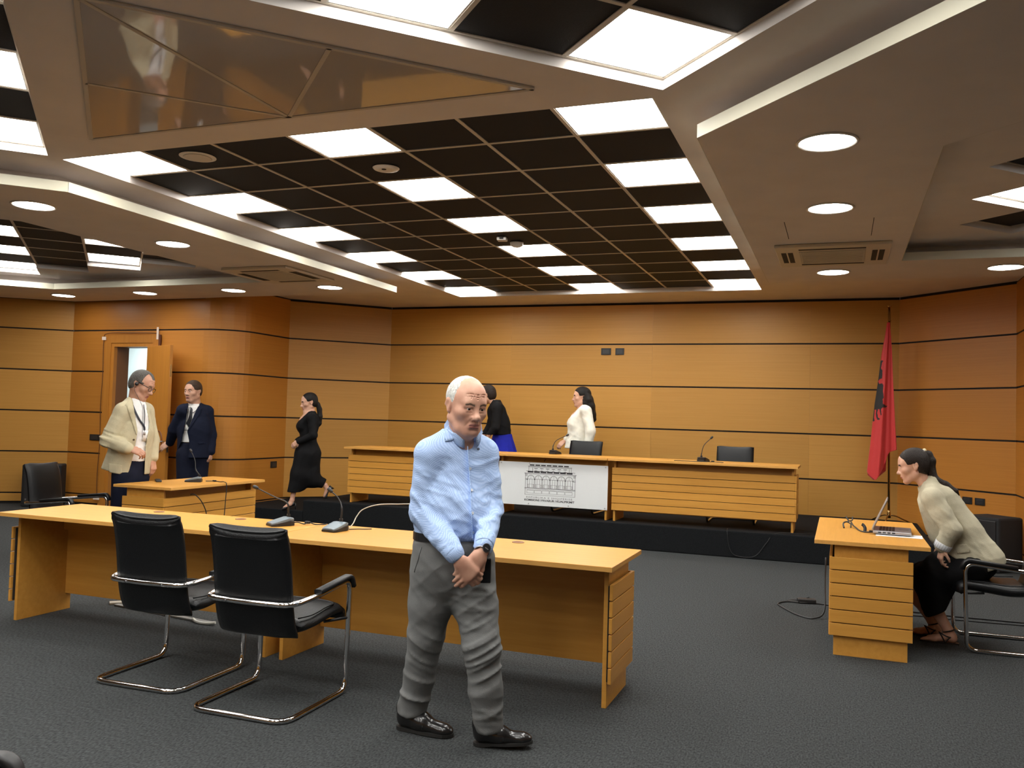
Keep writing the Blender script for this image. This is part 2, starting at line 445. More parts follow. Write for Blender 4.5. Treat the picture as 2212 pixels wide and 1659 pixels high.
for i in range(0, 8):
    o = link('grid_bar', bar_y, None, ceiling); o.location = (X0 + i * TX, Y0 + 5.5 * TY, Z3 - 0.006 - CZ)
for j in range(0, 12):
    o = link('grid_bar', bar_x, None, ceiling); o.location = (X0 + 3.5 * TX, Y0 + j * TY, Z3 - 0.0055 - CZ)
# rear field behind the viewer (same room, mirrored): fewer, larger pieces
tile_rr = shared_tile('tile', TX - 0.02, TY - 0.02, TILE)
for i in range(7):
    for j in range(6):
        x, y = X0 + (i + 0.5) * TX, 0.62 - (j + 0.0) * TY
        if i in (0, 3, 6) and j % 2 == 0:
            light_thing(x, y, TX - 0.02, TY - 0.02, 0, f'square light panel {ordn[j // 2]} from the front, {colname[i]} row of the rear tile field', 'light panels of the rear tile field')
        else:
            o = link('tile', tile_rr, None, ceiling); o.location = (x, y, Z3 - CZ)
# diamond fields: near left / near right
TN = 0.606
tile_n = shared_tile('tile', TN - 0.02, TN - 0.02, TILE)
bar_n1 = shared_tile('grid_bar', 5 * TN, 0.024, TBAR, 0.012); bar_n2 = shared_tile('grid_bar', 3 * TN, 0.024, TBAR, 0.012)
for side in (0, 1):
    A = (-0.91, 4.54)
    for a in range(5):
        for b in range(3):
            (x, y), = rot45(A, (-h, -h), (h, -h), [((a + 0.5) * TN, (b + 0.5) * TN + 0.01)])
            if side: x = MX(x)
            if a % 2 == 0 and b % 2 == 0:
                light_thing(x, y, TN - 0.02, TN - 0.02, PI / 4, f'light panel {ordn[a // 2]} from the tip, {"inner" if b else "edge"} line, slanted field {"left" if side else "right"} of the glossy triangle', 'light panels of the slanted fields')
            else:
                o = link('tile', tile_n, None, ceiling); o.location = (x, y, Z3 - CZ); o.rotation_euler = (0, 0, PI / 4)
    for b in range(4):
        (x, y), = rot45(A, (-h, -h), (h, -h), [(2.5 * TN, b * TN + 0.01)]); sg = 1
        if side: x = MX(x); sg = -1
        o = link('grid_bar', bar_n1, None, ceiling); o.location = (x, y, Z3 - 0.006 - CZ); o.rotation_euler = (0, 0, sg * PI / 4)
    for a in range(6):
        (x, y), = rot45(A, (-h, -h), (h, -h), [(a * TN, 1.5 * TN)]); sg = -1
        if side: x = MX(x); sg = 1
        o = link('grid_bar', bar_n2, None, ceiling); o.location = (x, y, Z3 - 0.0055 - CZ); o.rotation_euler = (0, 0, sg * PI / 4)
# side recesses
TC = DC / S2
tile_s = shared_tile('tile', TC - 0.02, DV - 0.02, TILE)
bar_s = shared_tile('grid_bar', TC, 0.02, TBAR, 0.012); bar_sl = {}
for side in (0, 1):
    for k in ks:
        va, vb = side_cols[k]
        j0, j1 = int(round((va - V0) / DV)), int(math.ceil((vb - V0) / DV - 0.05))
        for j in range(j0, j1):
            x, y = cv(UB + (k + 0.5) * DC, V0 + (j + 0.5) * DV); rz = PI / 4
            if side: x = MX(x); rz = -PI / 4
            if k % 2 and j % 2 == 0:
                light_thing(x, y, TC - 0.02, DV - 0.02, rz, f'light panel {ordn[(j - j0) // 2]} from the near end, {"outermost" if k < -1 else ("middle" if k < 0 else "inner")} row of the {"right" if side else "left"} side recess', 'light panels of the side recesses')
            else:
                o = link('tile', tile_s, None, ceiling); o.location = (x, y, Z3 - CZ); o.rotation_euler = (0, 0, rz)
            x, y = cv(UB + (k + 0.5) * DC, V0 + j * DV)
            if side: x = MX(x)
            o = link('grid_bar', bar_s, None, ceiling); o.location = (x, y, Z3 - 0.0055 - CZ); o.rotation_euler = (0, 0, rz)
        L = vb - va
        me = shared_tile('grid_bar', 0.024, L, TBAR, 0.012)
        for e in (0, 1):
            x, y = cv(UB + (k + e) * DC, (va + vb) / 2)
            if side: x = MX(x)
            o = link('grid_bar', me, None, ceiling); o.location = (x, y, Z3 - 0.006 - 0.0004 * (k % 2) - CZ); o.rotation_euler = (0, 0, PI / 4 if not side else -PI / 4)

# glossy triangle of stretched membrane, in four sheets
gl = empty('gloss_ceiling_panel', (0, 0, Z1), 0, 'glossy mirror-like triangular ceiling panel in four sheets', 'ceiling panel')
T0, T1, T2 = (-4.66, 4.31), (-1.56, 4.31), (-3.11, 2.76)
mid = (-3.11, 4.31); ml_, mr_ = ((T0[0] + T2[0]) / 2, (T0[1] + T2[1]) / 2), ((T1[0] + T2[0]) / 2, (T1[1] + T2[1]) / 2)
for tri in ((T0, ml_, mid), (ml_, T2, mid), (mid, T2, mr_), (mid, mr_, T1)):
    c = (sum(p[0] for p in tri) / 3, sum(p[1] for p in tri) / 3)
    bm = bmesh.new(); prism(bm, [(c[0] + (p[0] - c[0]) * 0.985, c[1] + (p[1] - c[1]) * 0.985) for p in tri], -0.012, -0.001); bm_obj('sheet', bm, GLOSS, gl)
GTRIM = mat('membrane_trim', (0.50, 0.45, 0.38), 0.5)
for p, q in ((T0, T1), (T1, T2), (T2, T0), (mid, T2), (mid, ml_), (mid, mr_)):
    d = Vector((q[0] - p[0], q[1] - p[1], 0)); L = d.length
    bx('trim_bar', 0, L, -0.012, 0.012, -0.016, -0.001, GTRIM, gl, loc=(p[0], p[1], 0), rot=(0, 0, math.atan2(d.y, d.x)))

# downlights
def downlight(x, y, label):
    r = empty('downlight', (x, y, Z2), 0, label, 'downlight', 'round downlights')
    bm = bmesh.new(); lathe(bm, [(0.15, -0.001), (0.168, -0.001), (0.168, -0.008), (0.155, -0.010), (0.15, -0.004), (0.15, -0.001)][:5], 32); bm_obj('ring', bm, WHITEP, r)
    bm = bmesh.new(); cyl(bm, (0, 0), 0.148, -0.006, -0.0015, 32); bm_obj('lens', bm, SPOTGLOW, r)
for y, t in ((5.10, 'nearest of three'), (6.66, 'middle one of three'), (9.44, 'far one of three')):
    downlight(-6.09, y, f'round lit downlight, {t} left of the central tile field')
    downlight(-0.09, y, f'round lit downlight, {t} right of the central tile field')
for x, t in ((-7.59, 'above the curved wooden corner'), (-9.09, 'above the open door leaf'), (-10.6, 'above the wall left of the door'), (1.47, 'at the far right over the flag corner')):
    downlight(x, 9.45, f'round lit downlight {t}')
for y, t in ((5.1, 'near'), (6.66, 'far')): downlight(-12.5, y, f'round lit downlight, {t} one of two over the far left aisle')

# ceiling gadgets
def disc(x, y, r, label, hole=True, h_=0.03):
    o = empty('smoke_detector', (x, y, Z3), 0, label, 'detector')
    bm = bmesh.new(); lathe(bm, [(r * 0.55, -h_), (r * 0.9, -h_ * 0.75), (r, -h_ * 0.3), (r, -0.006)], 28); bm_obj('cover', bm, WHITEP, o)
    if hole:
        bm = bmesh.new(); cyl(bm, (0, -r * 0.3), 0.018, -h_ - 0.002, -h_ + 0.004, 12); bm_obj('sensor', bm, DARKSLOT, o)
    return o
o = disc(-4.39, 5.01, 0.13, 'flat round white ceiling speaker on a black tile nearest the glossy triangle', False, 0.012)
o.name = 'ceiling_speaker'; o['category'] = 'speaker'
bm = bmesh.new(); lathe(bm, [(0.085, -0.0135), (0.095, -0.0145), (0.1, -0.0125)], 28); bm_obj('ring', bm, BEIGEP, o)
disc(-3.18, 5.62, 0.10, 'round white detector on a black tile between two middle light panels', True, 0.022)
disc(-3.17, 8.38, 0.07, 'small domed white smoke detector deep in the tile field', False, 0.055)
o = empty('sensor_box', (-3.23, 8.12, Z3), 0.2, 'small white box beside the domed smoke detector on the ceiling', 'sensor')
bx('cover', -0.05, 0.05, -0.05, 0.05, -0.04, -0.006, WHITEP, o, 0.008); bx('window', -0.02, 0.02, -0.051, -0.049, -0.03, -0.015, DARKSLOT, o)
def aircon(x0, x1, y0, y1, label):
    o = empty('air_conditioner', ((x0 + x1) / 2, (y0 + y1) / 2, Z2), 0, label, 'air conditioner')
    a, b = (x1 - x0) / 2, (y1 - y0) / 2
    bx('fascia', -a, a, -b, b, -0.03, -0.0015, BEIGEP, o, 0.008)
    g = bx('grille', -a * 0.58, a * 0.58, -b * 0.58, b * 0.58, -0.036, -0.029, mat('grille_beige', (0.50, 0.46, 0.38), 0.6), o, 0.003)
    bm = bmesh.new()
    for k in range(14):
        y = -b * 0.52 + k * b * 1.04 / 13; box(bm, -a * 0.54, a * 0.54, y - 0.004, y + 0.004, -0.0385, -0.0355)
    bm_obj('louvre', bm, BEIGEP, g); 
    for sx, sy, w, d in ((0, 1, a * 0.58, 0.022), (0, -1, a * 0.58, 0.022), (1, 0, 0.022, b * 0.5), (-1, 0, 0.022, b * 0.5)):
        for q in (0.74, 0.86):
            cx, cy = sx * a * q, sy * b * q
            if sy and q > 0.8: continue
            bx('air_slot', cx - w, cx + w, cy - d, cy + d, -0.032, -0.029, DARKSLOT, o)
    return o
aircon(-0.57, 0.39, 7.93, 8.92, 'beige ceiling cassette air conditioner in the dropped strip over the right side')
aircon(-6.55, -5.68, 7.92, 8.9, 'beige ceiling cassette air conditioner in the dropped strip over the left side')
for x in (-0.42, 0.20):
    pass
bm = bmesh.new(); box(bm, -0.435, -0.43, 7.05, 7.7, Z2 - 0.0015, Z2 + 0.001); box(bm, 0.215, 0.22, 7.05, 7.7, Z2 - 0.0015, Z2 + 0.001)
o = bm_obj('trim_1', bm, DARKSLOT); tag(o, kind='structure')

# ------------------------------------------------------------------ door
dr = empty('door_1', (-9.9, 10.1, 0), 0, kind='structure')
bm = bmesh.new()
for q in ((-0.52, -0.40, 0, 2.58), (0.40, 0.52, 0, 2.58), (-0.40, 0.40, 2.46, 2.58)): box(bm, q[0], q[1], -0.022, 0.0, q[2], q[3])
bm_obj('frame', bm, W_DOOR, dr)
bm = bmesh.new()
for q in ((-0.40, -0.345, 0, 2.46), (0.345, 0.40, 0, 2.46), (-0.345, 0.345, 2.405, 2.46)): box(bm, q[0], q[1], -0.012, 0.05, q[2], q[3])
bm_obj('stop', bm, W_DOOR, dr)
bm = bmesh.new()
for q in ((-0.46, -0.345, 0, 2.5), (0.345, 0.46, 0, 2.5), (-0.345, 0.345, 2.405, 2.5)): box(bm, q[0], q[1], 0.05, 0.28, q[2], q[3])
bm_obj('jamb', bm, mat('jamb_brown', (0.22, 0.085, 0.022), 0.5), dr)
lf = empty('door_2', (-9.53, 10.06, 0), math.atan2(-0.28, 0.67), kind='structure')
bx('leaf', 0.0, 0.74, -0.045, 0.0, 0.01, 2.40, W_DOOR, lf, 0.003)
bm = bmesh.new(); sweep(bm, [(0.50 + 0.115 * math.cos(a), -0.046, 1.02 + 0.155 * math.sin(a)) for a in [2 * PI * k / 32 for k in range(32)]], 0.012, 6, True)
bm_obj('ring_inlay', bm, mat('inlay_brown', (0.20, 0.06, 0.015), 0.4), lf)
bx('lock_plate', 0.7395, 0.742, -0.032, -0.012, 1.95, 2.12, BRASS, lf); bx('lock_plate', 0.7395, 0.743, -0.034, -0.010, 0.88, 1.16, STEEL, lf)
tube('handle', fillet([(0.68, -0.045, 1.03), (0.68, -0.095, 1.03), (0.58, -0.1, 1.03)], 0.03), 0.010, STEEL, lf)
# corridor beyond
co = bx('wall_corridor', -12.6, -8.9, 11.9, 12.0, 0, 2.9, CORRWALL); tag(co, kind='structure')
o = bx('wall_corridor_end', -12.6, -12.5, 10.23, 11.9, 0, 2.9, CORRWALL); tag(o, kind='structure')
o = bx('wall_corridor_side', -9.0, -8.9, 11.15, 11.9, 0, 2.9, CORRWALL); tag(o, kind='structure')
o = bx('ceiling_corridor', -12.6, -8.9, 10.23, 12.0, 2.9, 2.95, CORRWALL); tag(o, kind='structure')
la = bpy.data.lights.new('corridor_lamp', 'AREA'); la.energy = 55; la.size = 0.6; la.color = (0.93, 1.0, 1.0)
lo = bpy.data.objects.new('corridor_lamp', la); COL.objects.link(lo); lo.location = (-10.9, 11.0, 2.85)

# cable and tapes round the door frame
cb = empty('cable', (-9.9, 10.07, 0), 0, 'thin brown cable taped round the door frame', 'cable')
tube('wire', spline([(-0.535, 0, 0.10), (-0.54, -0.005, 0.5), (-0.525, 0, 1.0), (-0.545, 0, 1.5), (-0.53, 0, 2.0), (-0.54, 0, 2.5), (-0.46, 0, 2.605), (0.0, 0.005, 2.61), (0.45, 0, 2.60), (0.525, 0, 2.56)], 6), 0.005, mat('cable_brown', (0.10, 0.03, 0.012), 0.5), cb, 6)
for x, z, w, hh in ((-0.53, 2.53, 0.04, 0.025), (0.49, 2.60, 0.018, 0.09), (-0.535, 0.12, 0.06, 0.02)):
    bx('tape', x - w, x + w, -0.008, -0.005, z - hh, z + hh, mat('tape_white', (0.80, 0.68, 0.58), 0.6), cb)
bx('duct', 0.515, 0.55, -0.01, 0.01, 2.38, 2.58, mat('cable_brown', (0.1, 0.03, 0.012)), cb)

# sockets ---------------------------------------------------------------------------
def socket(p, rz, label, w=0.075, hh=0.05):
    o = empty('wall_socket', p, rz, label, 'socket')
    bx('plate', -w, w, -0.012, -0.0015, -hh, hh, BLACKP, o, 0.003)
    bx('insert', -w * 0.65, w * 0.65, -0.0145, -0.011, -hh * 0.6, hh * 0.6, mat('black_insert', (0.03, 0.03, 0.032), 0.3), o, 0.002)
socket((-3.30, 12.65, 2.545), 0, 'black wall socket, left one of the pair high on the back wall')
socket((-3.09, 12.65, 2.545), 0, 'black wall socket, right one of the pair high on the back wall', 0.066)
socket((-10.55, 10.1, 1.03), 0, 'black wall socket left of the door frame', 0.1, 0.046)
socket((-8.1, 11.18, 0.69), PI / 2, 'black wall socket low on the dark side of the curved corner')
socket((1.461, 11.909, 0.668), -PI / 4, 'black wall socket behind the black box, nearer the flag', 0.066, 0.042)
socket((1.582, 11.788, 0.668), -PI / 4, 'black wall socket directly above the black box on the right', 0.066, 0.042)

# ================================================================== FURNITURE
DH = 0.755
def slat_mesh(L, hh, cache={}):
    k = (round(L, 3), round(hh, 4))
    if k not in cache:
        bm = bmesh.new(); box(bm, -L / 2, L / 2, -0.009, 0.009, -hh / 2, hh / 2)
        bmesh.ops.bevel(bm, geom=bm.edges[:], offset=0.0015, segments=1, affect='EDGES')
        me = bpy.data.meshes.new('slat'); bmesh.ops.recalc_face_normals(bm, faces=bm.faces[:]); bm.to_mesh(me); bm.free(); me.materials.append(W_DESK)
        cache[k] = me
    return cache[k]
SL0, SLP = 0.130, 0.0865
def desk(loc, rz, W, label, group=None, ends=(1, 1), D=0.70, ovx=0.045, front=True):
    """local frame: visitors' side at -y, sitter at +y"""
    t = empty('desk', loc, rz, label, 'desk', group)
    bx('tabletop', -W / 2, W / 2, -D / 2, D / 2, DH - 0.026, DH, W_DESK, t, 0.003)
    bm = bmesh.new()
    for q in ((-W / 2 - 0.0012, W / 2 + 0.0012, -D / 2 - 0.0012, -D / 2 + 0.004), (-W / 2 - 0.0012, W / 2 + 0.0012, D / 2 - 0.004, D / 2 + 0.0012), (-W / 2 - 0.0012, -W / 2 + 0.004, -D / 2 + 0.004, D / 2 - 0.004), (W / 2 - 0.004, W / 2 + 0.0012, -D / 2 + 0.004, D / 2 - 0.004)):
        box(bm, q[0], q[1], q[2], q[3], DH - 0.0255, DH - 0.0015)
    bm_obj('edging', bm, W_EDGE, t)
    ex = W / 2 - ovx
    ya, yb = -0.225, 0.225
    for s in (-1, 1):
        x = s * ex
        bx('end_panel', min(x, x - s * 0.025), max(x, x - s * 0.025), ya, yb, 0.0, DH - 0.0262, W_DESK, t, 0.0015)
        if ends[0 if s < 0 else 1]:
            b = bx('slat_board', min(x, x + s * 0.012), max(x, x + s * 0.012), ya - 0.01, yb + 0.01, SL0 + 0.01, SL0 + 6 * SLP - 0.012, BLACKGAP, t)
            for k in range(6):
                link('slat', slat_mesh(0.505, SLP - 0.0062), None, t, (x + s * 0.0205, 0, SL0 + (k + 0.5) * SLP), (0, 0, PI / 2))
    bx('modesty_panel', -ex + 0.0255, ex - 0.0255, ya + 0.03, ya + 0.05, 0.12, DH - 0.15, W_DESK, t)
    bx('apron', -ex + 0.0255, ex - 0.0255, ya + 0.07, ya + 0.09, DH - 0.165, DH - 0.0265, W_DESK, t)
    if front:
        L = 2 * ex + 0.03
        bx('slat_board', -L / 2 + 0.01, L / 2 - 0.01, ya - 0.012, ya - 0.0005, SL0 + 0.01, SL0 + 6 * SLP - 0.012, BLACKGAP, t)
        for k in range(6):
            link('slat', slat_mesh(L, SLP - 0.0062), None, t, (0, ya - 0.0215, SL0 + (k + 0.5) * SLP))
    return t
def grommet(t, x, y):
    bm = bmesh.new(); lathe(bm, [(0.0, 0.0), (0.030, 0.0005), (0.032, 0.003), (0.036, 0.0035), (0.038, 0.0)][::-1], 24)
    g = bm_obj('grommet', bm, mat('grommet_brown', (0.20, 0.075, 0.022), 0.45), t, loc=(x, y, DH)); return g
d1 = desk((-4.308, 4.72, 0), PI, 2.184, 'long beech desk behind the black chair nearer the left edge, with two cable grommets', 'beech desks', (0, 1))
d2 = desk((-2.143, 4.72, 0), PI, 2.124, 'long beech desk behind the man in the blue shirt, free end slatted', 'beech desks', (1, 0))
grommet(d1, 0.26, -0.26); grommet(d1, -0.47, -0.235); grommet(d2, -0.335, -0.235)
d3 = desk((0.20, 6.955, 0), -PI / 2, 1.56, 'beech desk seen end-on under the open laptop', 'beech desks')
d4 = desk((-6.22, 7.25, 0), PI / 2, 1.42, 'beech desk in front of the man in the navy suit', 'beech desks')
dy = 10.56
d5 = desk((-5.165, dy, PZ), 0, 2.21, 'beech dais desk at the left end of the platform', 'dais desks', (1, 0))
d6 = desk((-3.335, dy, PZ), 0, 1.43, 'beech dais desk carrying the white sign', 'dais desks', (0, 0), ovx=0.02)
d7 = desk((-1.52, dy, PZ), 0, 2.17, 'beech dais desk at the right end of the platform', 'dais desks', (0, 1))

# the white sign on the middle dais desk
sg = empty('sign', (-3.335, dy - 0.262, PZ), 0, 'white acrylic sign with line drawing of an arcaded building on the dais', 'sign')
SX0, SX1, SZ0, SZ1 = -0.71, 0.71, 0.125, 0.66
bx('board', SX0, SX1, 0, 0.006, SZ0, SZ1, ACRYL, sg, 0.001)
for x, z in ((SX0 + 0.03, SZ1 - 0.02), (SX1 - 0.03, SZ1 - 0.02), (SX0 + 0.03, SZ0 + 0.02), (SX1 - 0.03, SZ0 + 0.02), (-0.3, SZ1 - 0.012), (-0.3, SZ0 + 0.02), (0.22, SZ0 + 0.02)):
    bm = bmesh.new(); cyl(bm, (0, 0), 0.008, 0, 0.004, 10); bm_obj('screw', bm, STEEL, sg, loc=(x, 0, z), rot=(PI / 2, 0, 0))
bmk, bmg = bmesh.new(), bmesh.new()
def ln(bm, x0, x1, z0, z1): box(bm, min(x0, x1), max(x0, x1), -0.0012, 0.0004, min(z0, z1), max(z0, z1))
# placed in sign units: crop pixels of the drawing -> metres
kx = 1.42 / 1975.0
def DX(u): return SX0 + (u - 30) * kx
def DZ(v): return SZ1 - (v - 0) * (SZ1 - SZ0) / 775.0
def hl(bm, u0, u1, v, t=5): ln(bm, DX(u0), DX(u1), DZ(v - t / 2), DZ(v + t / 2))
def vl(bm, u, v0, v1, t=4): ln(bm, DX(u - t / 2), DX(u + t / 2), DZ(v0), DZ(v1))
for k in range(7): hl(bmk, 605 + k * 104, 690 + k * 104, 48, 22)                 # attic roof
hl(bmk, 575, 1375, 70, 6); vl(bmk, 590, 70, 160, 5); vl(bmk, 1360, 70, 160, 5); vl(bmk, 660, 95, 160, 6); vl(bmk, 1325, 95, 160, 5)
hl(bmg, 590, 1365, 84, 5)
for k in range(6): hl(bmk, 690 + k * 106, 752 + k * 106, 108, 9); hl(bmk, 695 + k * 106, 745 + k * 106, 150, 6); vl(bmg, 720 + k * 106, 112, 150, 3)
for k in range(7): hl(bmk, 570 + k * 118, 675 + k * 118, 172, 26)                   # dark cornice band
hl(bmk, 540, 1430, 158, 6); hl(bmk, 510, 1455, 196, 7); hl(bmg, 515, 1450, 212, 5)
vl(bmk, 530, 200, 585, 5); vl(bmk, 1435, 200, 585, 5)
for v in (218, 232, 246, 300, 316): hl(bmk, 525, 568, v, 5); hl(bmk, 1398, 1440, v, 5)
for k in range(6):
    c = 632 + k * 139
    for rr, bmx, th in ((66, bmk, 5), (58, bmg, 3)):
        pts = [(c + rr * math.cos(a), 300 - rr * 1.05 * math.sin(a)) for a in [PI * q / 14 for q in range(15)]]
        for p, q in zip(pts, pts[1:]):
            a = Vector((DX(p[0]), 0, DZ(p[1]))); b = Vector((DX(q[0]), 0, DZ(q[1]))); d = (b - a).normalized(); nv = Vector((-d.z, 0, d.x)) * th * kx * 0.5
            bmx.faces.new([bmx.verts.new(w + Vector((0, -0.0012, 0))) for w in (a - nv, b - nv, b + nv, a + nv)])
    hl(bmk, c - 70, c + 70, 302, 5); hl(bmg, c - 60, c + 60, 395, 4)
    for u, t in ((-62, 5), (62, 5), (-24, 4), (24, 4)): vl(bmk, c + u, 300, 455, t)
    vl(bmg, c, 240, 300, 3)
    for s in (-1, 1):
        for v in (408, 428, 448): hl(bmk, c + s * 50 - 14, c + s * 50 + 14, v, 6)
    for s in (-68, 68): hl(bmk, c + s - 9, c + s + 9, 310, 10)
    hl(bmg, c - 68, c + 60, 500, 8); vl(bmg, c - 68, 500, 556, 4); vl(bmg, c + 60, 500, 556, 4); hl(bmg, c - 68, c + 60, 556, 4)
hl(bmk, 520, 1440, 462, 8); hl(bmg, 520, 1440, 478, 5); hl(bmg, 525, 1435, 585, 5)
bm_obj('drawing', bmk, INK, sg, recalc=False); bm_obj('drawing', bmg, INKG, sg, recalc=False)
text_mesh('lettering', 'REPUBLIKA E SHQIPËRISË', 0.030, INKG, sg, (DX(972), -0.0006, DZ(632)), (PI / 2, 0, 0), 0.60, 0.0, 1.25)
text_mesh('lettering', 'KOMISIONI I PAVARUR I KUALIFIKIMIT', 0.034, INK, sg, (DX(975), -0.0006, DZ(680)), (PI / 2, 0, 0), 0.65, 0.0010)

# ------------------------------------------------------------------ chairs
def pad_mesh(name, pts, w, t, m, parent, pinch=0.0):
    """upholstered pad: a centre line (y, z) swept across the width, thickness t, soft edges; pinch lifts the corners of the top edge"""
    nx = 12; bm = bmesh.new(); P = [Vector((0, p[0], p[1])) for p in spline([(0, *p) for p in pts], 6)] if False else [Vector(q) for q in spline([(0, p[0], p[1]) for p in pts], 6)]
    n = len(P); rings = []
    for i in range(n):
        a, b = P[max(0, i - 1)], P[min(n - 1, i + 1)]; d = (b - a).normalized(); nv = Vector((0, -d.z, d.y))
        e = i / (n - 1); endf = min(1.0, math.sqrt(max(0.0, 1 - (1 - min(1.0, min(e, 1 - e) / 0.06)) ** 2)) * 0.75 + 0.25)
        ring = []
        for j in range(nx + 1):
            u = -1 + 2 * j / nx; th = t * 0.5 * endf * (1 - abs(u) ** 6 * 0.72)
            ring.append((Vector((u * w / 2, 0, 0)) + P[i] + nv * th + (Vector((0, 0, pinch * (abs(u) ** 3))) if i > n - 5 else Vector()), ))
        for j in range(nx, -1, -1):
            u = -1 + 2 * j / nx; th = t * 0.5 * endf * (1 - abs(u) ** 6 * 0.72)
            ring.append((Vector((u * w / 2, 0, 0)) + P[i] - nv * th + (Vector((0, 0, pinch * (abs(u) ** 3))) if i > n - 5 else Vector()), ))
        rings.append([bm.verts.new(q[0]) for q in ring])
    k = len(rings[0])
    for a, b in zip(rings, rings[1:]):
        for j in range(k):
            f = bm.faces.new((a[j], a[(j + 1) % k], b[(j + 1) % k], b[j])); f.smooth = True
    bm.faces.new(rings[0][::-1]); bm.faces.new(rings[-1])
    return bm_obj(name, bm, m, parent)
def chair(loc, rz, label, group='black leather cantilever chairs'):
    """faces +y"""
    c = empty('cantilever_chair', loc, rz, label, 'chair', group)
    w = 0.275; zt = 0.645
    p = [(0, -0.29, 0.014), (-w, -0.29, 0.014), (-w, 0.275, 0.014), (-w, 0.29, 0.605), (-w, -0.04, 0.572), (-w + 0.02, -0.232, 0.556), (0, -0.240, 0.553)]
    path = fillet(p, [0.09, 0.07, 0.07, 0.02, 0.07], 6)
    full = path[:-1] + [Vector((-q.x, q.y, q.z)) for q in path[::-1]][:-1]
    tube('frame', full, 0.0142, CHROME, c, 10, True)
    for s in (-1, 1):
        bm = bmesh.new(); prof = [(0.012, -0.022), (0.016, -0.014), (0.016, 0.014), (0.012, 0.022), (-0.006, 0.022), (-0.006, -0.022)]
        ap = fillet([(s * w, -0.03, 0.588), (s * w, 0.285, 0.622), (s * w, 0.31, 0.56)], 0.06, 7)
        sweep(bm, ap, 0.02, prof=prof); bm_obj('arm_pad', bm, BLACKP, c)
    for s in (-1, 1):
        tube('seat_bracket', [(s * 0.20, 0.16, 0.395), (s * (w + 0.002), 0.284, 0.40)], 0.008, BLACKP, c, 6)
    s_ = pad_mesh('seat', [(-0.115, 0.425), (0.0, 0.418), (0.13, 0.432), (0.25, 0.442), (0.30, 0.425), (0.305, 0.385)], 0.475, 0.085, LEATHER, c)
    bm = bmesh.new(); sweep(bm, spline([(-0.21, -0.10, 0.465), (-0.212, 0.03, 0.459), (-0.21, 0.16, 0.472), (-0.2, 0.25, 0.474), (-0.1, 0.265, 0.482), (0.1, 0.265, 0.482), (0.2, 0.25, 0.474), (0.21, 0.16, 0.472), (0.212, 0.03, 0.459), (0.21, -0.10, 0.465)], 4), 0.004, 5)
    bm_obj('piping', bm, LEATHER, s_)
    b_ = pad_mesh('backrest', [(-0.125, 0.375), (-0.160, 0.45), (-0.184, 0.56), (-0.206, 0.72), (-0.228, 0.83), (-0.248, 0.885), (-0.262, 0.898)], 0.455, 0.068, LEATHER, c, 0.022)
    bm = bmesh.new(); sweep(bm, [(-0.22 + 0.044 * k, -0.262, 0.901 + 0.021 * abs((k - 5) / 5) ** 3) for k in range(11)], 0.006, 6); bm_obj('top_piping', bm, LEATHER, b_)
    for x in (-0.12, 0.12):
        bm = bmesh.new(); cyl(bm, (0, 0), 0.006, 0, 0.005, 8); bm_obj('bolt', bm, STEEL, c, loc=(x, -0.2515, 0.553), rot=(PI / 2, 0, 0))
    return c
ch = chair((-3.52, 3.985, 0), 0.03, 'black leather chair, back to the viewer, nearer the left edge')
dup(ch, (-2.745, 3.85, 0), 0.02, 'black leather chair, back to the viewer, nearest the man in the blue shirt')
dup(ch, (-7.10, 6.44, 0), -1.38, 'black leather armchair side-on beyond the left end of the long desk')
dup(ch, (1.09, 7.0, 0), PI / 2 + 0.04, 'black leather armchair behind the leaning woman at the right edge')
dup(ch, (-3.21, 11.08, PZ), PI - 0.06, 'black leather chair back behind the dais, in front of the woman in white')
dup(ch, (-1.235, 11.08, PZ), PI + 0.02, 'black leather chair back behind the dais, right of the tall microphone')
dup(ch, (-2.12, 1.28, 0), -PI / 2 + 0.25, 'black chair at the bottom left corner, only its armrest tip in view')

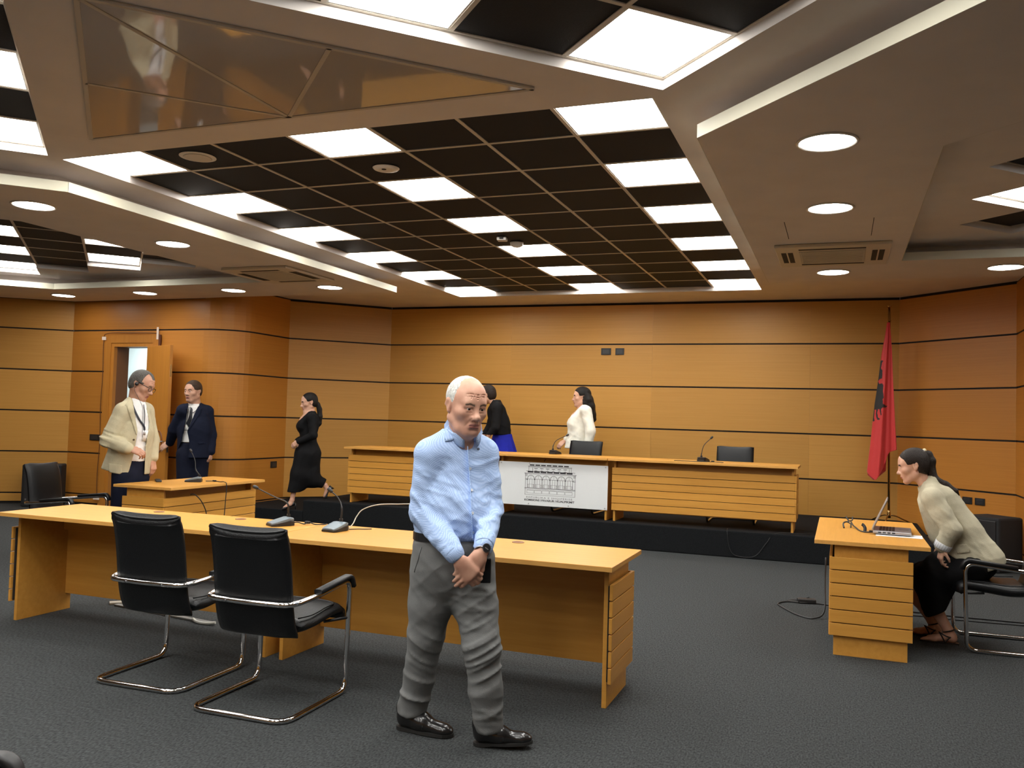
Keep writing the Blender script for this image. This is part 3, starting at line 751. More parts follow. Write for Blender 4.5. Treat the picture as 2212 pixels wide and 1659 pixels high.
# ------------------------------------------------------------------ microphones
def mic(loc, rz, path, label, dark=False):
    """conference microphone: wedge base, gooseneck towards path (local points)"""
    m = empty('microphone', (loc[0], loc[1], loc[2] + 0.001), rz, label, 'microphone', 'desk microphones')
    def wedge(nm, k, z0f, z1f, z0b, z1b, mt, par, inset=0.0):
        bm = bmesh.new(); w = 0.055 * k; y0, y1 = -0.085 + inset, 0.075 - inset
        sec = [(y0, z0f, z1f, w * 0.85), (y0 + 0.03, z0f, z1f + (z1b - z1f) * 0.25, w), (y1 - 0.03, z0b, z1b, w), (y1, z0b, z1b - 0.006, w * 0.8)]
        rings = [[bm.verts.new((sx * ww, y, z)) for sx, z in ((-1, a), (1, a), (1, b), (0.55, b + 0.003), (-0.55, b + 0.003), (-1, b))] for y, a, b, ww in sec]
        for a, b in zip(rings, rings[1:]):
            for j in range(6): bm.faces.new((a[j], a[(j + 1) % 6], b[(j + 1) % 6], b[j]))
        bm.faces.new(rings[0][::-1]); bm.faces.new(rings[-1])
        bmesh.ops.bevel(bm, geom=bm.edges[:], offset=0.002, segments=1, affect='EDGES')
        return bm_obj(nm, bm, mt, par)
    b = wedge('base', 1.0, 0.0, 0.012, 0.0, 0.034, BLACKP, m)
    t = wedge('cover', 0.97, 0.013, 0.020, 0.035, 0.052, BLACKP if dark else GREYP, m, 0.004)
    w = bx('button_panel', -0.03, 0.03, -0.055, 0.02, -0.001, 0.0025, mat('button_grey', (0.10, 0.13, 0.15) if not dark else (0.03, 0.03, 0.035), 0.4), t, 0.001, loc=(0, 0, 0.0355), rot=(0.235, 0, 0))
    bm = bmesh.new(); cyl(bm, (0, 0.05), 0.012, 0.05, 0.072, 12); bm_obj('socket_collar', bm, BLACKP, m)
    p = spline([(0, 0.05, 0.07)] + path, 7)
    tube('gooseneck', p, [0.0065 if i < len(p) * 0.35 else 0.0042 for i in range(len(p))], BLACKP, m, 8)
    e = Vector(path[-1]); d = (e - Vector(path[-2])).normalized(); bm = bmesh.new()
    sweep(bm, [e - d * 0.012, e - d * 0.005, e + d * 0.012, e + d * 0.026, e + d * 0.031], [0.006, 0.012, 0.0135, 0.011, 0.005], 10); bm_obj('capsule', bm, BLACKP, m)
    return m
def local_to(o_loc, rz, pts):
    c, s = math.cos(-rz), math.sin(-rz); out = []
    for p in pts:
        x, y, z = (p[0] - o_loc[0], p[1] - o_loc[1], p[2] - o_loc[2]); out.append((x * c - y * s, x * s + y * c, z))
    return out
L1 = (-3.42, 4.83, DH); mic(L1, -0.55, local_to(L1, -0.55, [(-3.40, 4.86, 0.90), (-3.50, 4.87, 0.93), (-3.645, 4.86, 0.985)]), 'grey conference microphone on the long desk, further left of two, stem bent left')
L2 = (-2.985, 4.80, DH); mic(L2, -0.1, local_to(L2, -0.1, [(-2.982, 4.855, 0.90), (-3.02, 4.87, 0.955), (-3.075, 4.87, 0.995)]), 'grey conference microphone on the long desk, nearer the man in the blue shirt')
L3 = (-6.19, 7.22, DH); mic(L3, -1.05, local_to(L3, -1.05, [(-6.205, 7.255, 0.88), (-6.25, 7.29, 0.97), (-6.34, 7.33, 1.06)]), 'grey conference microphone on the desk before the man in the navy suit')
L4 = (-3.46, 10.78, PZ + DH); mic(L4, PI - 0.3, local_to(L4, PI - 0.3, [(-3.475, 10.75, 1.17), (-3.44, 10.78, 1.235), (-3.325, 10.84, 1.30)]), 'dark conference microphone on the dais before the woman in white', True)
L5 = (-1.52, 10.50, PZ + DH); mic(L5, PI - 0.3, local_to(L5, PI - 0.3, [(-1.535, 10.46, 1.15), (-1.51, 10.48, 1.25), (-1.435, 10.52, 1.335)]), 'dark conference microphone on the right-hand dais desk', True)
# microphone cables
CABB = mat('cable_black', (0.012, 0.012, 0.013), 0.5)
def cable(label, pts, r, m=CABB, plug=None):
    o = empty('cable', (0, 0, 0), 0, label, 'cable'); tube('wire', spline(pts, 7), r, m, o, 6)
    for q in (plug or []): bx('plug', q[0] - 0.018, q[0] + 0.018, q[1] - 0.011, q[1] + 0.011, q[2] - 0.008, q[2] + 0.008, m, o, 0.003)
    return o
zt = DH + 0.004
cable('short black lead behind the microphone bent left on the long desk', [(-3.37, 4.885, zt + 0.012), (-3.34, 4.90, zt + 0.016), (-3.31, 4.93, zt + 0.004), (-3.29, 4.96, zt + 0.012), (-3.25, 4.975, zt), (-3.20, 5.03, zt)], 0.004, CABB, [(-3.30, 4.955, zt + 0.012)])
cable('beige lead arching up from the long desk to the dais', [(-2.955, 4.90, zt), (-2.95, 4.95, zt + 0.03), (-2.955, 5.0, 0.83), (-2.93, 5.04, 0.875), (-2.85, 5.10, 0.905), (-2.72, 5.18, 0.91), (-2.60, 5.28, 0.915), (-2.53, 5.33, 0.95)], 0.0035, mat('cable_beige', (0.50, 0.47, 0.40), 0.5))
cable('thin dark lead beside the microphone nearer the man in the blue shirt', [(-2.94, 4.885, zt), (-2.90, 4.93, zt), (-2.86, 4.95, zt), (-2.83, 4.98, zt)], 0.003)
cable('black lead hanging over the desk front before the man in the navy suit', [(-6.11, 7.30, zt + 0.004), (-6.05, 7.36, zt + 0.004), (-5.98, 7.36, zt), (-5.90, 7.33, zt + 0.004), (-5.862, 7.32, zt - 0.02), (-5.858, 7.31, 0.60), (-5.855, 7.29, 0.40), (-5.86, 7.25, 0.15)], 0.0045, CABB, [(-6.05, 7.36, zt + 0.006)])
cable('black lead sagging from the gap of the desk before the suited man', [(-5.955, 6.90, 0.665), (-5.915, 6.92, 0.662), (-5.88, 6.97, 0.60), (-5.86, 7.02, 0.50), (-5.86, 7.04, 0.40)], 0.005)
zd = PZ + DH + 0.004
cable('dark lead lying beside the microphone on the right-hand dais desk', [(-1.84, 10.36, zd), (-1.78, 10.38, zd), (-1.68, 10.37, zd), (-1.58, 10.38, zd), (-1.47, 10.40, zd), (-1.40, 10.45, zd), (-1.33, 10.42, zd), (-1.27, 10.38, zd)], 0.004, CABB, [(-1.40, 10.45, zd + 0.005)])
cable('pale lead curling on the left-hand dais desk', [(-4.98, 10.45, zd), (-4.93, 10.5, zd + 0.015), (-4.85, 10.52, zd + 0.02), (-4.75, 10.5, zd)], 0.005, mat('cable_beige', (0.5, 0.47, 0.4)))
cable('thin dark lead hanging inside the sign desk', [(-3.45, 10.6, zd - 0.03), (-3.46, 10.40, zd - 0.06), (-3.47, 10.38, 0.97)], 0.004)
cable('thin black lead drooping down the platform front', [(-1.20, 10.30, PZ + 0.008), (-1.19, 10.2, PZ + 0.008), (-1.185, 10.16, 0.27), (-1.16, 10.155, 0.12), (-1.10, 10.15, 0.035), (-0.95, 10.15, 0.02), (-0.85, 10.152, 0.06), (-0.75, 10.16, 0.2), (-0.65, 10.2, PZ + 0.006), (-0.3, 10.3, PZ + 0.006)], 0.004)
cable('black lead looped on the carpet left of the laptop desk', [(-0.095, 7.55, 0.45), (-0.10, 7.5, 0.25), (-0.10, 7.36, 0.05), (-0.18, 7.27, 0.008), (-0.30, 7.35, 0.007), (-0.44, 7.62, 0.007), (-0.47, 7.75, 0.007), (-0.40, 7.86, 0.008), (-0.28, 7.86, 0.01), (-0.15, 7.9, 0.007), (-0.02, 7.86, 0.007)], 0.0065)
o = empty('power_adapter', (-0.25, 7.9, 0), 0.2, 'black power adapter on the carpet behind the laptop desk', 'adapter')
bx('body', -0.075, 0.075, -0.035, 0.035, 0.001, 0.04, BLACKP, o, 0.008); tube('lead', spline([(-0.07, 0, 0.02), (-0.12, 0.01, 0.012), (-0.15, 0.05, 0.006), (-0.10, 0.09, 0.006), (-0.02, 0.08, 0.02), (0.03, 0.05, 0.045)], 5), 0.005, CABB, o, 6)
cable('two black leads crossing the carpet behind the leaning woman', [(0.42, 7.95, 0.007), (0.9, 7.92, 0.007), (1.5, 7.93, 0.007), (2.2, 7.88, 0.007)], 0.006)
cable('thin black lead crossing the carpet just nearer than its neighbour, behind the leaning woman', [(0.42, 7.80, 0.006), (0.9, 7.79, 0.006), (1.5, 7.83, 0.006), (2.2, 7.80, 0.006)], 0.005)
# cable trunking under the chairs
o = empty('cable_cover', (0, 0, 0), 0, 'low grey cable trunking on the carpet behind the black chairs', 'cable cover')
GREYM = mat('trunking_grey', (0.16, 0.165, 0.16), 0.5); DTAN = mat('trunking_tan', (0.34, 0.31, 0.25), 0.5)
def strip2(nm, p, q, w, z, m):
    d = Vector((q[0] - p[0], q[1] - p[1], 0)); L = d.length
    return bx(nm, 0, L, -w / 2, w / 2, 0.001, z, m, o, 0.003, loc=(p[0], p[1], 0), rot=(0, 0, math.atan2(d.y, d.x)))
strip2('trunking', (-5.10, 5.16), (-4.10, 5.02), 0.045, 0.014, GREYM)
strip2('end_cap', (-5.18, 5.17), (-5.02, 5.34), 0.07, 0.016, DTAN)
tube('loose_wire', spline([(-4.26, 5.02, 0.02), (-4.2, 4.99, 0.012), (-4.12, 4.99, 0.01), (-4.05, 5.0, 0.02)], 6), 0.010, mat('wire_white', (0.6, 0.6, 0.55)), o, 6)

# things on desks ------------------------------------------------------------------
o = empty('remote_control', (-6.47, 7.02, DH), -0.75, 'flat black handset lying on the desk before the man in the beige blazer', 'handset')
bx('body', -0.10, 0.10, -0.028, 0.028, 0.0005, 0.020, BLACKP, o, 0.009); bx('keypad', -0.08, 0.03, -0.018, 0.018, 0.0195, 0.022, DARKSLOT, o, 0.001)
lap = empty('laptop', (0.36, 6.86, DH), -PI / 2 - 0.06, 'silver laptop open on the beech desk before the leaning woman', 'laptop')
SILV = mat('laptop_silver', (0.42, 0.41, 0.43), 0.35, 0.7); SILD = mat('laptop_lid_grey', (0.16, 0.12, 0.11), 0.35)
# local: keyboard user at +y side; x along the hinge
b = bx('base', -0.17, 0.17, -0.125, 0.125, 0.008, 0.030, SILV, lap, 0.006)
bm = bmesh.new()
for r in range(5):
    for c in range(13): box(bm, -0.135 + c * 0.0208, -0.135 + c * 0.0208 + 0.0175, -0.085 + r * 0.021, -0.085 + r * 0.021 + 0.0175, 0.0295, 0.0325)
k_ = bm_obj('keyboard', bm, BLACKP, lap); k_['kind'] = 'stuff'
bx('touchpad', -0.045, 0.045, 0.045, 0.105, 0.0297, 0.0307, mat('pad_grey', (0.3, 0.3, 0.31), 0.35, 0.5), lap)
ld = empty('screen_lid', (0, -0.125, 0.030), 0); ld.parent = lap; ld.rotation_euler = (math.radians(-24), 0, 0)
bx('shell', -0.17, 0.17, -0.010, -0.002, 0.0, 0.235, SILV, ld, 0.003); bx('bezel', -0.165, 0.165, -0.0025, 0.0, 0.006, 0.23, SILD, ld)
bx('display', -0.152, 0.152, -0.0005, 0.0008, 0.02, 0.218, mat('dim_screen', (0.10, 0.055, 0.045), 0.12), ld)
bm = bmesh.new()
for x in (-0.1705, 0.1695):
    for y in (-0.09, -0.06, -0.03, 0.0): box(bm, x, x + 0.001, y, y + 0.02, 0.014, 0.024)
bm_obj('ports', bm, DARKSLOT, lap)
pp = empty('paper_sheet', (0.395, 6.70, DH), -0.05, 'white paper sheet lying on the desk under the laptop edge', 'paper')
bx('sheet', -0.15, 0.15, -0.07, 0.12, 0.0006, 0.0022, PAPER, pp)
cable('black laptop lead with an angled plug on the beech desk', [(0.235, 6.74, zt + 0.012), (0.20, 6.75, zt + 0.006), (0.165, 6.80, zt), (0.14, 6.88, zt), (0.12, 7.0, zt + 0.005), (0.10, 7.12, zt + 0.01), (0.085, 7.2, zt + 0.03)], 0.005, CABB, [(0.22, 6.745, zt + 0.012)])
o = empty('spectacles', (0.06, 7.06, DH), 0.5, 'folded dark cable clip and loop standing on the beech desk left of the laptop', 'clip')
tube('loop', spline([(-0.06, -0.06, 0.004), (-0.05, -0.03, 0.03), (-0.02, 0.0, 0.04), (0.02, 0.02, 0.045), (0.02, 0.06, 0.075)], 6), 0.006, BLACKP, o, 6)
tube('loop', spline([(0.0, 0.0, 0.04), (0.01, -0.03, 0.03), (0.0, -0.05, 0.005)], 6), 0.005, BLACKP, o, 6)
tube('prong', spline([(0.02, 0.02, 0.045), (0.06, 0.04, 0.05), (0.08, 0.07, 0.07)], 6), 0.005, BLACKP, o, 6)
o.name = 'cable_clip'
o = empty('wire_plug', (0.175, 6.80, DH), 0, 'stubby black plug upright on the beech desk next to the laptop hinge', 'plug')
tube('body', spline([(0, 0, 0.003), (0.002, 0.01, 0.03), (-0.01, 0.02, 0.05), (-0.02, 0.02, 0.055)], 5), 0.011, BLACKP, o, 8)

# black boxes (covered loudspeakers)
o = empty('loudspeaker', (-10.75, 9.35, 0), 0.0, 'black cloth-covered loudspeaker box by the left wall behind the armchair', 'loudspeaker')
CLOTHB = mat('speaker_cloth', (0.010, 0.010, 0.011), 0.85, bump=0.2, bscale=300)
o.location = (-11.08, 9.70, 0); o.rotation_euler = (0, 0, 0.65)
bx('cabinet', -0.26, 0.26, -0.19, 0.19, 0.0, 0.62, CLOTHB, o, 0.02); bx('grille', -0.23, 0.23, -0.202, -0.188, 0.05, 0.58, BLACKP, o, 0.005)
bx('badge', -0.205, -0.185, -0.205, -0.201, 0.10, 0.125, STEEL, o)
o = empty('loudspeaker', (1.58, 10.86, 0), -PI / 4, 'black cloth-covered loudspeaker box in the right corner under the sockets', 'loudspeaker')
bx('cabinet', -0.22, 0.22, -0.20, 0.20, 0.0, 0.585, CLOTHB, o, 0.025); bx('grille', -0.19, 0.19, -0.212, -0.198, 0.05, 0.55, BLACKP, o, 0.005)

# ------------------------------------------------------------------ flag
fg = empty('flag', (0.59, 12.3, PZ), 0, 'red flag with black double-headed eagle on a brass pole by the right corner', 'flag')
bm = bmesh.new(); sweep(bm, [(0.012, 0, 0.06), (-0.012, 0, 2.80)], 0.015, 10); sweep(bm, [(-0.012, 0, 2.795), (-0.0122, 0, 2.82)], 0.026, 12)
bm_obj('pole', bm, BRASS, fg)
bm = bmesh.new()
for a in (0.3, 0.3 + 2 * PI / 3, 0.3 + 4 * PI / 3): sweep(bm, fillet([(0.012, 0, 0.10), (0.012 + 0.09 * math.cos(a), 0.09 * math.sin(a), 0.09), (0.012 + 0.27 * math.cos(a), 0.27 * math.sin(a), 0.008)], 0.05), 0.009, 6)
lathe(bm, [(0.022, 0.06), (0.028, 0.09), (0.02, 0.14), (0.018, 0.16)], 12, (0.012, 0, 0))
bm_obj('stand', bm, BRASS, fg)
# drape: crop pixels (x, z) of the hanging cloth turned into metres on the flag plane
FS = 1.0 / (4.608 * 142.5)
def fx(u): return (u - 377) * FS
def fz(v): return 2.795 - (v - 75) * FS * 1.0
LE = [(205, 352), (330, 335), (480, 311), (700, 288), (900, 263), (1100, 245), (1300, 228), (1480, 209), (1560, 205)]
RE = [(205, 374), (330, 384), (480, 395), (700, 404), (900, 415), (1100, 426), (1290, 438), (1560, 440)]
def interp(T, v):
    for (a, x), (b, y) in zip(T, T[1:]):
        if v <= b: return x + (y - x) * max(0, (v - a)) / (b - a)
    return T[-1][1]
EAGLE = [[(300, 542), (312, 530), (327, 536), (318, 552), (309, 600), (320, 618), (320, 670), (316, 690), (298, 694), (289, 712), (296, 732), (318, 730), (330, 742), (326, 800), (333, 852), (324, 862), (326, 905), (345, 915), (362, 922), (352, 934), (322, 938), (312, 950), (317, 1000), (310, 1004), (300, 950), (288, 952), (284, 985), (290, 1020), (306, 1032), (300, 1042), (284, 1040), (273, 1010), (276, 955), (264, 958), (260, 1020), (266, 1050), (254, 1058), (247, 1050), (250, 990), (258, 930), (270, 800), (282, 690), (290, 618)]]
def inside(poly, x, y):
    r = False; n = len(poly)
    for i in range(n):
        (x1, y1), (x2, y2) = poly[i], poly[i - 1]
        if (y1 > y) != (y2 > y) and x < (x2 - x1) * (y - y1) / (y2 - y1) + x1: r = not r
    return r
def bottom(s):
    T = [(0, 1490), (0.12, 1525), (0.30, 1555), (0.42, 1510), (0.60, 1410), (0.66, 1345), (0.74, 1312), (1.0, 1290)]
    return interp([(a, b) for a, b in T], s)
bm = bmesh.new(); NS, NT = 64, 190; grid = []
for j in range(NT + 1):
    row = []
    for i in range(NS + 1):
        s = i / NS; v = 205 + (bottom(s) - 205) * j / NT
        u = interp(LE, v) * (1 - s) + interp(RE, v) * s
        t = j / NT
        dep = -0.035 - 0.05 * t * math.sin(PI * s) + 0.03 * t * math.sin(s * 9.5 + 0.6 + t) + 0.012 * t * math.sin(s * 21 + 3 * t)
        row.append((bm.verts.new((fx(u), dep, fz(v))), u, v))
    grid.append(row)
for j in range(NT):
    for i in range(NS):
        q = (grid[j][i], grid[j][i + 1], grid[j + 1][i + 1], grid[j + 1][i]); f = bm.faces.new([w[0] for w in q]); f.smooth = True
        cu, cvv = sum(w[1] for w in q) / 4, sum(w[2] for w in q) / 4
        f.material_index = 1 if any(inside(p, cu, cvv) for p in EAGLE) else 0
# second layer of the fold, hanging behind
g2 = []
for j in range(40):
    row = []
    for i in range(13):
        s = i / 12; v = 260 + (1560 - 130 * abs(s - 0.35) - 260) * j / 39; u = (interp(LE, v) + 6) * (1 - s) + (interp(LE, v) * 0.35 + interp(RE, v) * 0.65) * s; t = j / 39
        row.append(bm.verts.new((fx(u), -0.012 + 0.028 * t * math.sin(s * 7 + 1) + 0.02 * t, fz(v))))
    g2.append(row)
for j in range(39):
    for i in range(12):
        f = bm.faces.new((g2[j][i], g2[j + 1][i], g2[j + 1][i + 1], g2[j][i + 1])); f.smooth = True
cl = bm_obj('cloth', bm, [RED, FLAGBLACK], fg, recalc=False)
so = cl.modifiers.new('thickness', 'SOLIDIFY'); so.thickness = 0.002
bm = bmesh.new()
for z in (2.62, 2.2): lathe(bm, [(0.019, -0.006), (0.019, 0.006)], 12, (-0.008, 0, z))
bm_obj('clip', bm, BRASS, fg)

# ================================================================== PEOPLE
from mathutils.bvhtree import BVHTree
f32 = np.float32
def axis(lo, hi, hc, fine=()):
    """non-uniform sample positions: coarse step hc, finer inside the given (a, b, h) spans"""
    out = [lo]; x = lo
    while x < hi:
        s = hc
        for a, b, hh in fine:
            if a - 1e-6 <= x < b: s = min(s, hh)
            elif x < a: s = min(s, max(hh, a - x + 1e-4)) if a - x < hc else s
        x += s; out.append(x)
    return np.array(out, f32)
class Field:
    """a signed-distance field on a box grid, meshed with surface nets"""
    def __init__(self, xs, ys, zs):
        self.a = (xs, ys, zs); self.F = np.full((len(xs), len(ys), len(zs)), 0.5, f32)
    def sub(self, lo, hi):
        sl = []
        for ax, l, h_ in zip(self.a, lo, hi):
            i0 = max(0, int(np.searchsorted(ax, l)) - 1); i1 = min(len(ax), int(np.searchsorted(ax, h_)) + 2); sl.append(slice(i0, max(i1, i0 + 1)))
        X = self.a[0][sl[0]][:, None, None]; Y = self.a[1][sl[1]][None, :, None]; Z = self.a[2][sl[2]][None, None, :]
        return tuple(sl), X, Y, Z
    def put(self, prim, k=0.02, cut=False):
        fn, lo, hi = prim; m = 0.03 + k
        sl, X, Y, Z = self.sub([v - m for v in lo], [v + m for v in hi])
        d = fn(X, Y, Z).astype(f32); A = self.F[sl]
        if cut:
            d = -d; h_ = np.maximum(k - np.abs(A - d), 0) / max(k, 1e-6); self.F[sl] = np.maximum(A, d) + h_ * h_ * k * 0.25
        else:
            h_ = np.maximum(k - np.abs(A - d), 0) / max(k, 1e-6); self.F[sl] = np.minimum(A, d) - h_ * h_ * k * 0.25
        return self
    def warp(self, fn, lo, hi):
        sl, X, Y, Z = self.sub(lo, hi); self.F[sl] += fn(X, Y, Z).astype(f32)
    def clip(self, fn):
        X = self.a[0][:, None, None]; Y = self.a[1][None, :, None]; Z = self.a[2][None, None, :]
        self.F = np.maximum(self.F, fn(X, Y, Z).astype(f32))
    def mesh(self, name, mats, parent, classify=None, smooth=1):
        F = self.F; xs, ys, zs = self.a; S = F < 0; nx, ny, nz = F.shape
        C = np.zeros((nx - 1, ny - 1, nz - 1), f32); PX = np.zeros_like(C); PY = np.zeros_like(C); PZ_ = np.zeros_like(C)
        cross = []
        for ax in range(3):
            s0 = [slice(None)] * 3; s1 = [slice(None)] * 3; s0[ax] = slice(0, -1); s1[ax] = slice(1, None)
            m = S[tuple(s0)] != S[tuple(s1)]; I = np.argwhere(m); cross.append((I, S[tuple(s0)][m]))
            f0 = F[tuple(s0)][m]; f1 = F[tuple(s1)][m]; t = f0 / (f0 - f1)
            c = [xs[I[:, 0]], ys[I[:, 1]], zs[I[:, 2]]]; nxt = (xs, ys, zs)[ax][I[:, ax] + 1]; c[ax] = c[ax] + (nxt - c[ax]) * t
            o = [d for d in range(3) if d != ax]
            for da in (0, -1):
                for db in (0, -1):
                    J = I.copy(); J[:, o[0]] += da; J[:, o[1]] += db
                    ok = (J >= 0).all(1) & (J[:, 0] < nx - 1) & (J[:, 1] < ny - 1) & (J[:, 2] < nz - 1); Jk = tuple(J[ok].T)
                    np.add.at(C, Jk, 1); np.add.at(PX, Jk, c[0][ok]); np.add.at(PY, Jk, c[1][ok]); np.add.at(PZ_, Jk, c[2][ok])
        act = C > 0; idx = np.full(C.shape, -1, np.int64); n = int(act.sum()); idx[act] = np.arange(n)
        V = np.stack([PX[act] / C[act], PY[act] / C[act], PZ_[act] / C[act]], 1)
        quads = []
        for ax in range(3):
            I, ins = cross[ax]; o = [d for d in range(3) if d != ax]
            ok = (I[:, o[0]] > 0) & (I[:, o[1]] > 0) & (I[:, o[0]] < C.shape[o[0]]) & (I[:, o[1]] < C.shape[o[1]]); I = I[ok]; ins = ins[ok]
            q = []
            for da, db in ((-1, -1), (0, -1), (0, 0), (-1, 0)):
                J = I.copy(); J[:, o[0]] += da; J[:, o[1]] += db; q.append(idx[tuple(J.T)])
            q = np.stack(q, 1); flip = ins if ax != 1 else ~ins
            q[~flip] = q[~flip][:, ::-1]; quads.append(q)
        Q = np.concatenate(quads); Q = Q[(Q >= 0).all(1)]
        E_ = np.concatenate([Q[:, [0, 1]], Q[:, [1, 2]], Q[:, [2, 3]], Q[:, [3, 0]]])
        for _ in range(smooth):
            acc = np.zeros_like(V); cnt = np.zeros(n, f32)
            for a, b in ((0, 1), (1, 0)):
                for d in range(3): acc[:, d] += np.bincount(E_[:, a], V[E_[:, b], d], n)
                cnt += np.bincount(E_[:, a], minlength=n)
            V = V * 0.5 + 0.5 * acc / np.maximum(cnt, 1)[:, None]
        me = bpy.data.meshes.new(name)
        me.vertices.add(n); me.vertices.foreach_set('co', V.astype(f32).ravel())
        me.loops.add(len(Q) * 4); me.loops.foreach_set('vertex_index', Q.astype(np.int32).ravel())
        me.polygons.add(len(Q)); me.polygons.foreach_set('loop_start', np.arange(0, len(Q) * 4, 4, dtype=np.int32))
        me.polygons.foreach_set('use_smooth', np.ones(len(Q), bool))
        if classify is not None:
            cen = V[Q].mean(1); me.polygons.foreach_set('material_index', classify(cen[:, 0], cen[:, 1], cen[:, 2]).astype(np.int32))
        me.update(calc_edges=True); me.validate()
        o = link(name, me, mats, parent)
        self.bvh = BVHTree.FromPolygons([tuple(v) for v in V], [tuple(q) for q in Q]); 
        return o
# --- primitives: (function, low corner, high corner)
def cap(a, b, r1, r2=None, flat=None, fac=1.0):
    r2 = r1 if r2 is None else r2; a = np.array(a, float); b = np.array(b, float); ba = b - a; L2 = max(ba @ ba, 1e-9)
    def fn(X, Y, Z):
        x, y, z = X - a[0], Y - a[1], Z - a[2]
        t = np.clip((x * ba[0] + y * ba[1] + z * ba[2]) / L2, 0, 1)
        qx, qy, qz = x - t * ba[0], y - t * ba[1], z - t * ba[2]; s = qx * qx + qy * qy + qz * qz
        if flat is not None:
            c = qx * flat[0] + qy * flat[1] + qz * flat[2]; s = s + (fac * fac - 1) * c * c
        return (np.sqrt(s) - (r1 + (r2 - r1) * t)) * (1 if flat is None else 1 / max(1, math.sqrt(fac)))
    R = max(r1, r2) * (1 if fac >= 1 else 1 / fac)
    return fn, np.minimum(a, b) - R, np.maximum(a, b) + R
def chain(pts, rs): return [cap(p, q, a, b) for p, q, a, b in zip(pts, pts[1:], rs, rs[1:])]
def ell(c, r, R=None):
    c = np.array(c, float); R = np.eye(3) if R is None else R
    def fn(X, Y, Z):
        x, y, z = X - c[0], Y - c[1], Z - c[2]
        u = (x * R[0, 0] + y * R[1, 0] + z * R[2, 0]) / r[0]; v = (x * R[0, 1] + y * R[1, 1] + z * R[2, 1]) / r[1]; w = (x * R[0, 2] + y * R[1, 2] + z * R[2, 2]) / r[2]
        k0 = np.sqrt(u * u + v * v + w * w); k1 = np.sqrt((u / r[0]) ** 2 + (v / r[1]) ** 2 + (w / r[2]) ** 2)
        return k0 * (k0 - 1) / np.maximum(k1, 1e-6)
    m = max(r); return fn, c - m, c + m
class Frame:
    """a rigid frame with a scale: local head / hand coordinates -> person coordinates. y = forward, z = up"""
    def __init__(self, o, fwd, up=(0, 0, 1), s=1.0):
        y = Vector(fwd).normalized(); z = Vector(up); z = (z - y * z.dot(y)).normalized(); x = y.cross(z)
        self.o = np.array(o, float); self.R = np.array([x, y, z]).T; self.s = s
    def p(self, q): return self.o + self.R @ (np.array(q, float) * self.s)
    def cap(self, a, b, r1, r2=None, flat=None, fac=1.0):
        return cap(self.p(a), self.p(b), r1 * self.s, None if r2 is None else r2 * self.s, None if flat is None else self.R @ np.array(flat, float), fac)
    def ell(self, c, r): return ell(self.p(c), [v * self.s for v in r], self.R)
    def loc(self, x, y, z):
        x, y, z = x - self.o[0], y - self.o[1], z - self.o[2]; R = self.R / self.s
        return x * R[0, 0] + y * R[1, 0] + z * R[2, 0], x * R[0, 1] + y * R[1, 1] + z * R[2, 1], x * R[0, 2] + y * R[1, 2] + z * R[2, 2]
def skin(name, c):
    m = bpy.data.materials.new(name); m.use_nodes = True; nt = m.node_tree; b = nt.nodes['Principled BSDF']
    tc = nt.nodes.new('ShaderNodeTexCoord'); n = nt.nodes.new('ShaderNodeTexNoise'); n.inputs['Scale'].default_value = 22; n.inputs['Detail'].default_value = 5
    nt.links.new(tc.outputs['Object'], n.inputs['Vector']); r = nt.nodes.new('ShaderNodeValToRGB')
    r.color_ramp.elements[0].position = 0.3; r.color_ramp.elements[1].position = 0.72
    r.color_ramp.elements[0].color = (c[0] * 0.9, c[1] * 0.80, c[2] * 0.78, 1); r.color_ramp.elements[1].color = (min(1, c[0] * 1.06), c[1] * 1.08, c[2] * 1.08, 1)
    nt.links.new(n.outputs['Fac'], r.inputs['Fac']); nt.links.new(r.outputs['Color'], b.inputs['Base Color'])
    b.inputs['Roughness'].default_value = 0.52; b.inputs['Subsurface Weight'].default_value = 0.0
    return m
SK_M = skin('skin_ruddy', (0.60, 0.335, 0.235)); SK_L = skin('skin_light', (0.63, 0.37, 0.26)); SK_T = skin('skin_tan', (0.50, 0.27, 0.18))
LIPM = mat('lip_muted', (0.42, 0.17, 0.14), 0.5); LIPF = mat('lip_rose', (0.45, 0.13, 0.12), 0.45)
def hairmat(name, c, rough=0.55): return mat(name, c, rough, spec=0.25, var=0.5, vscale=60, stretch=(3, 3, 0.6), bump=0.6, bscale=150)
H_WHITE = hairmat('hair_white', (0.72, 0.70, 0.64)); H_GREY = hairmat('hair_grey', (0.10, 0.092, 0.082)); H_BROWN = hairmat('hair_brown', (0.055, 0.034, 0.022)); H_BLACK = hairmat('hair_black', (0.010, 0.008, 0.007), 0.42); H_DARK = hairmat('hair_dark_brown', (0.020, 0.013, 0.010), 0.45)
BROWG = mat('brow_grey', (0.20, 0.13, 0.09), 0.7); BROWD = mat('brow_dark', (0.03, 0.018, 0.012), 0.7)
EYEW = mat('eye_white', (0.62, 0.57, 0.53), 0.25); IRIS = mat('iris_dark', (0.025, 0.014, 0.009), 0.15)
NAIL = mat('nail', (0.62, 0.42, 0.34), 0.35)

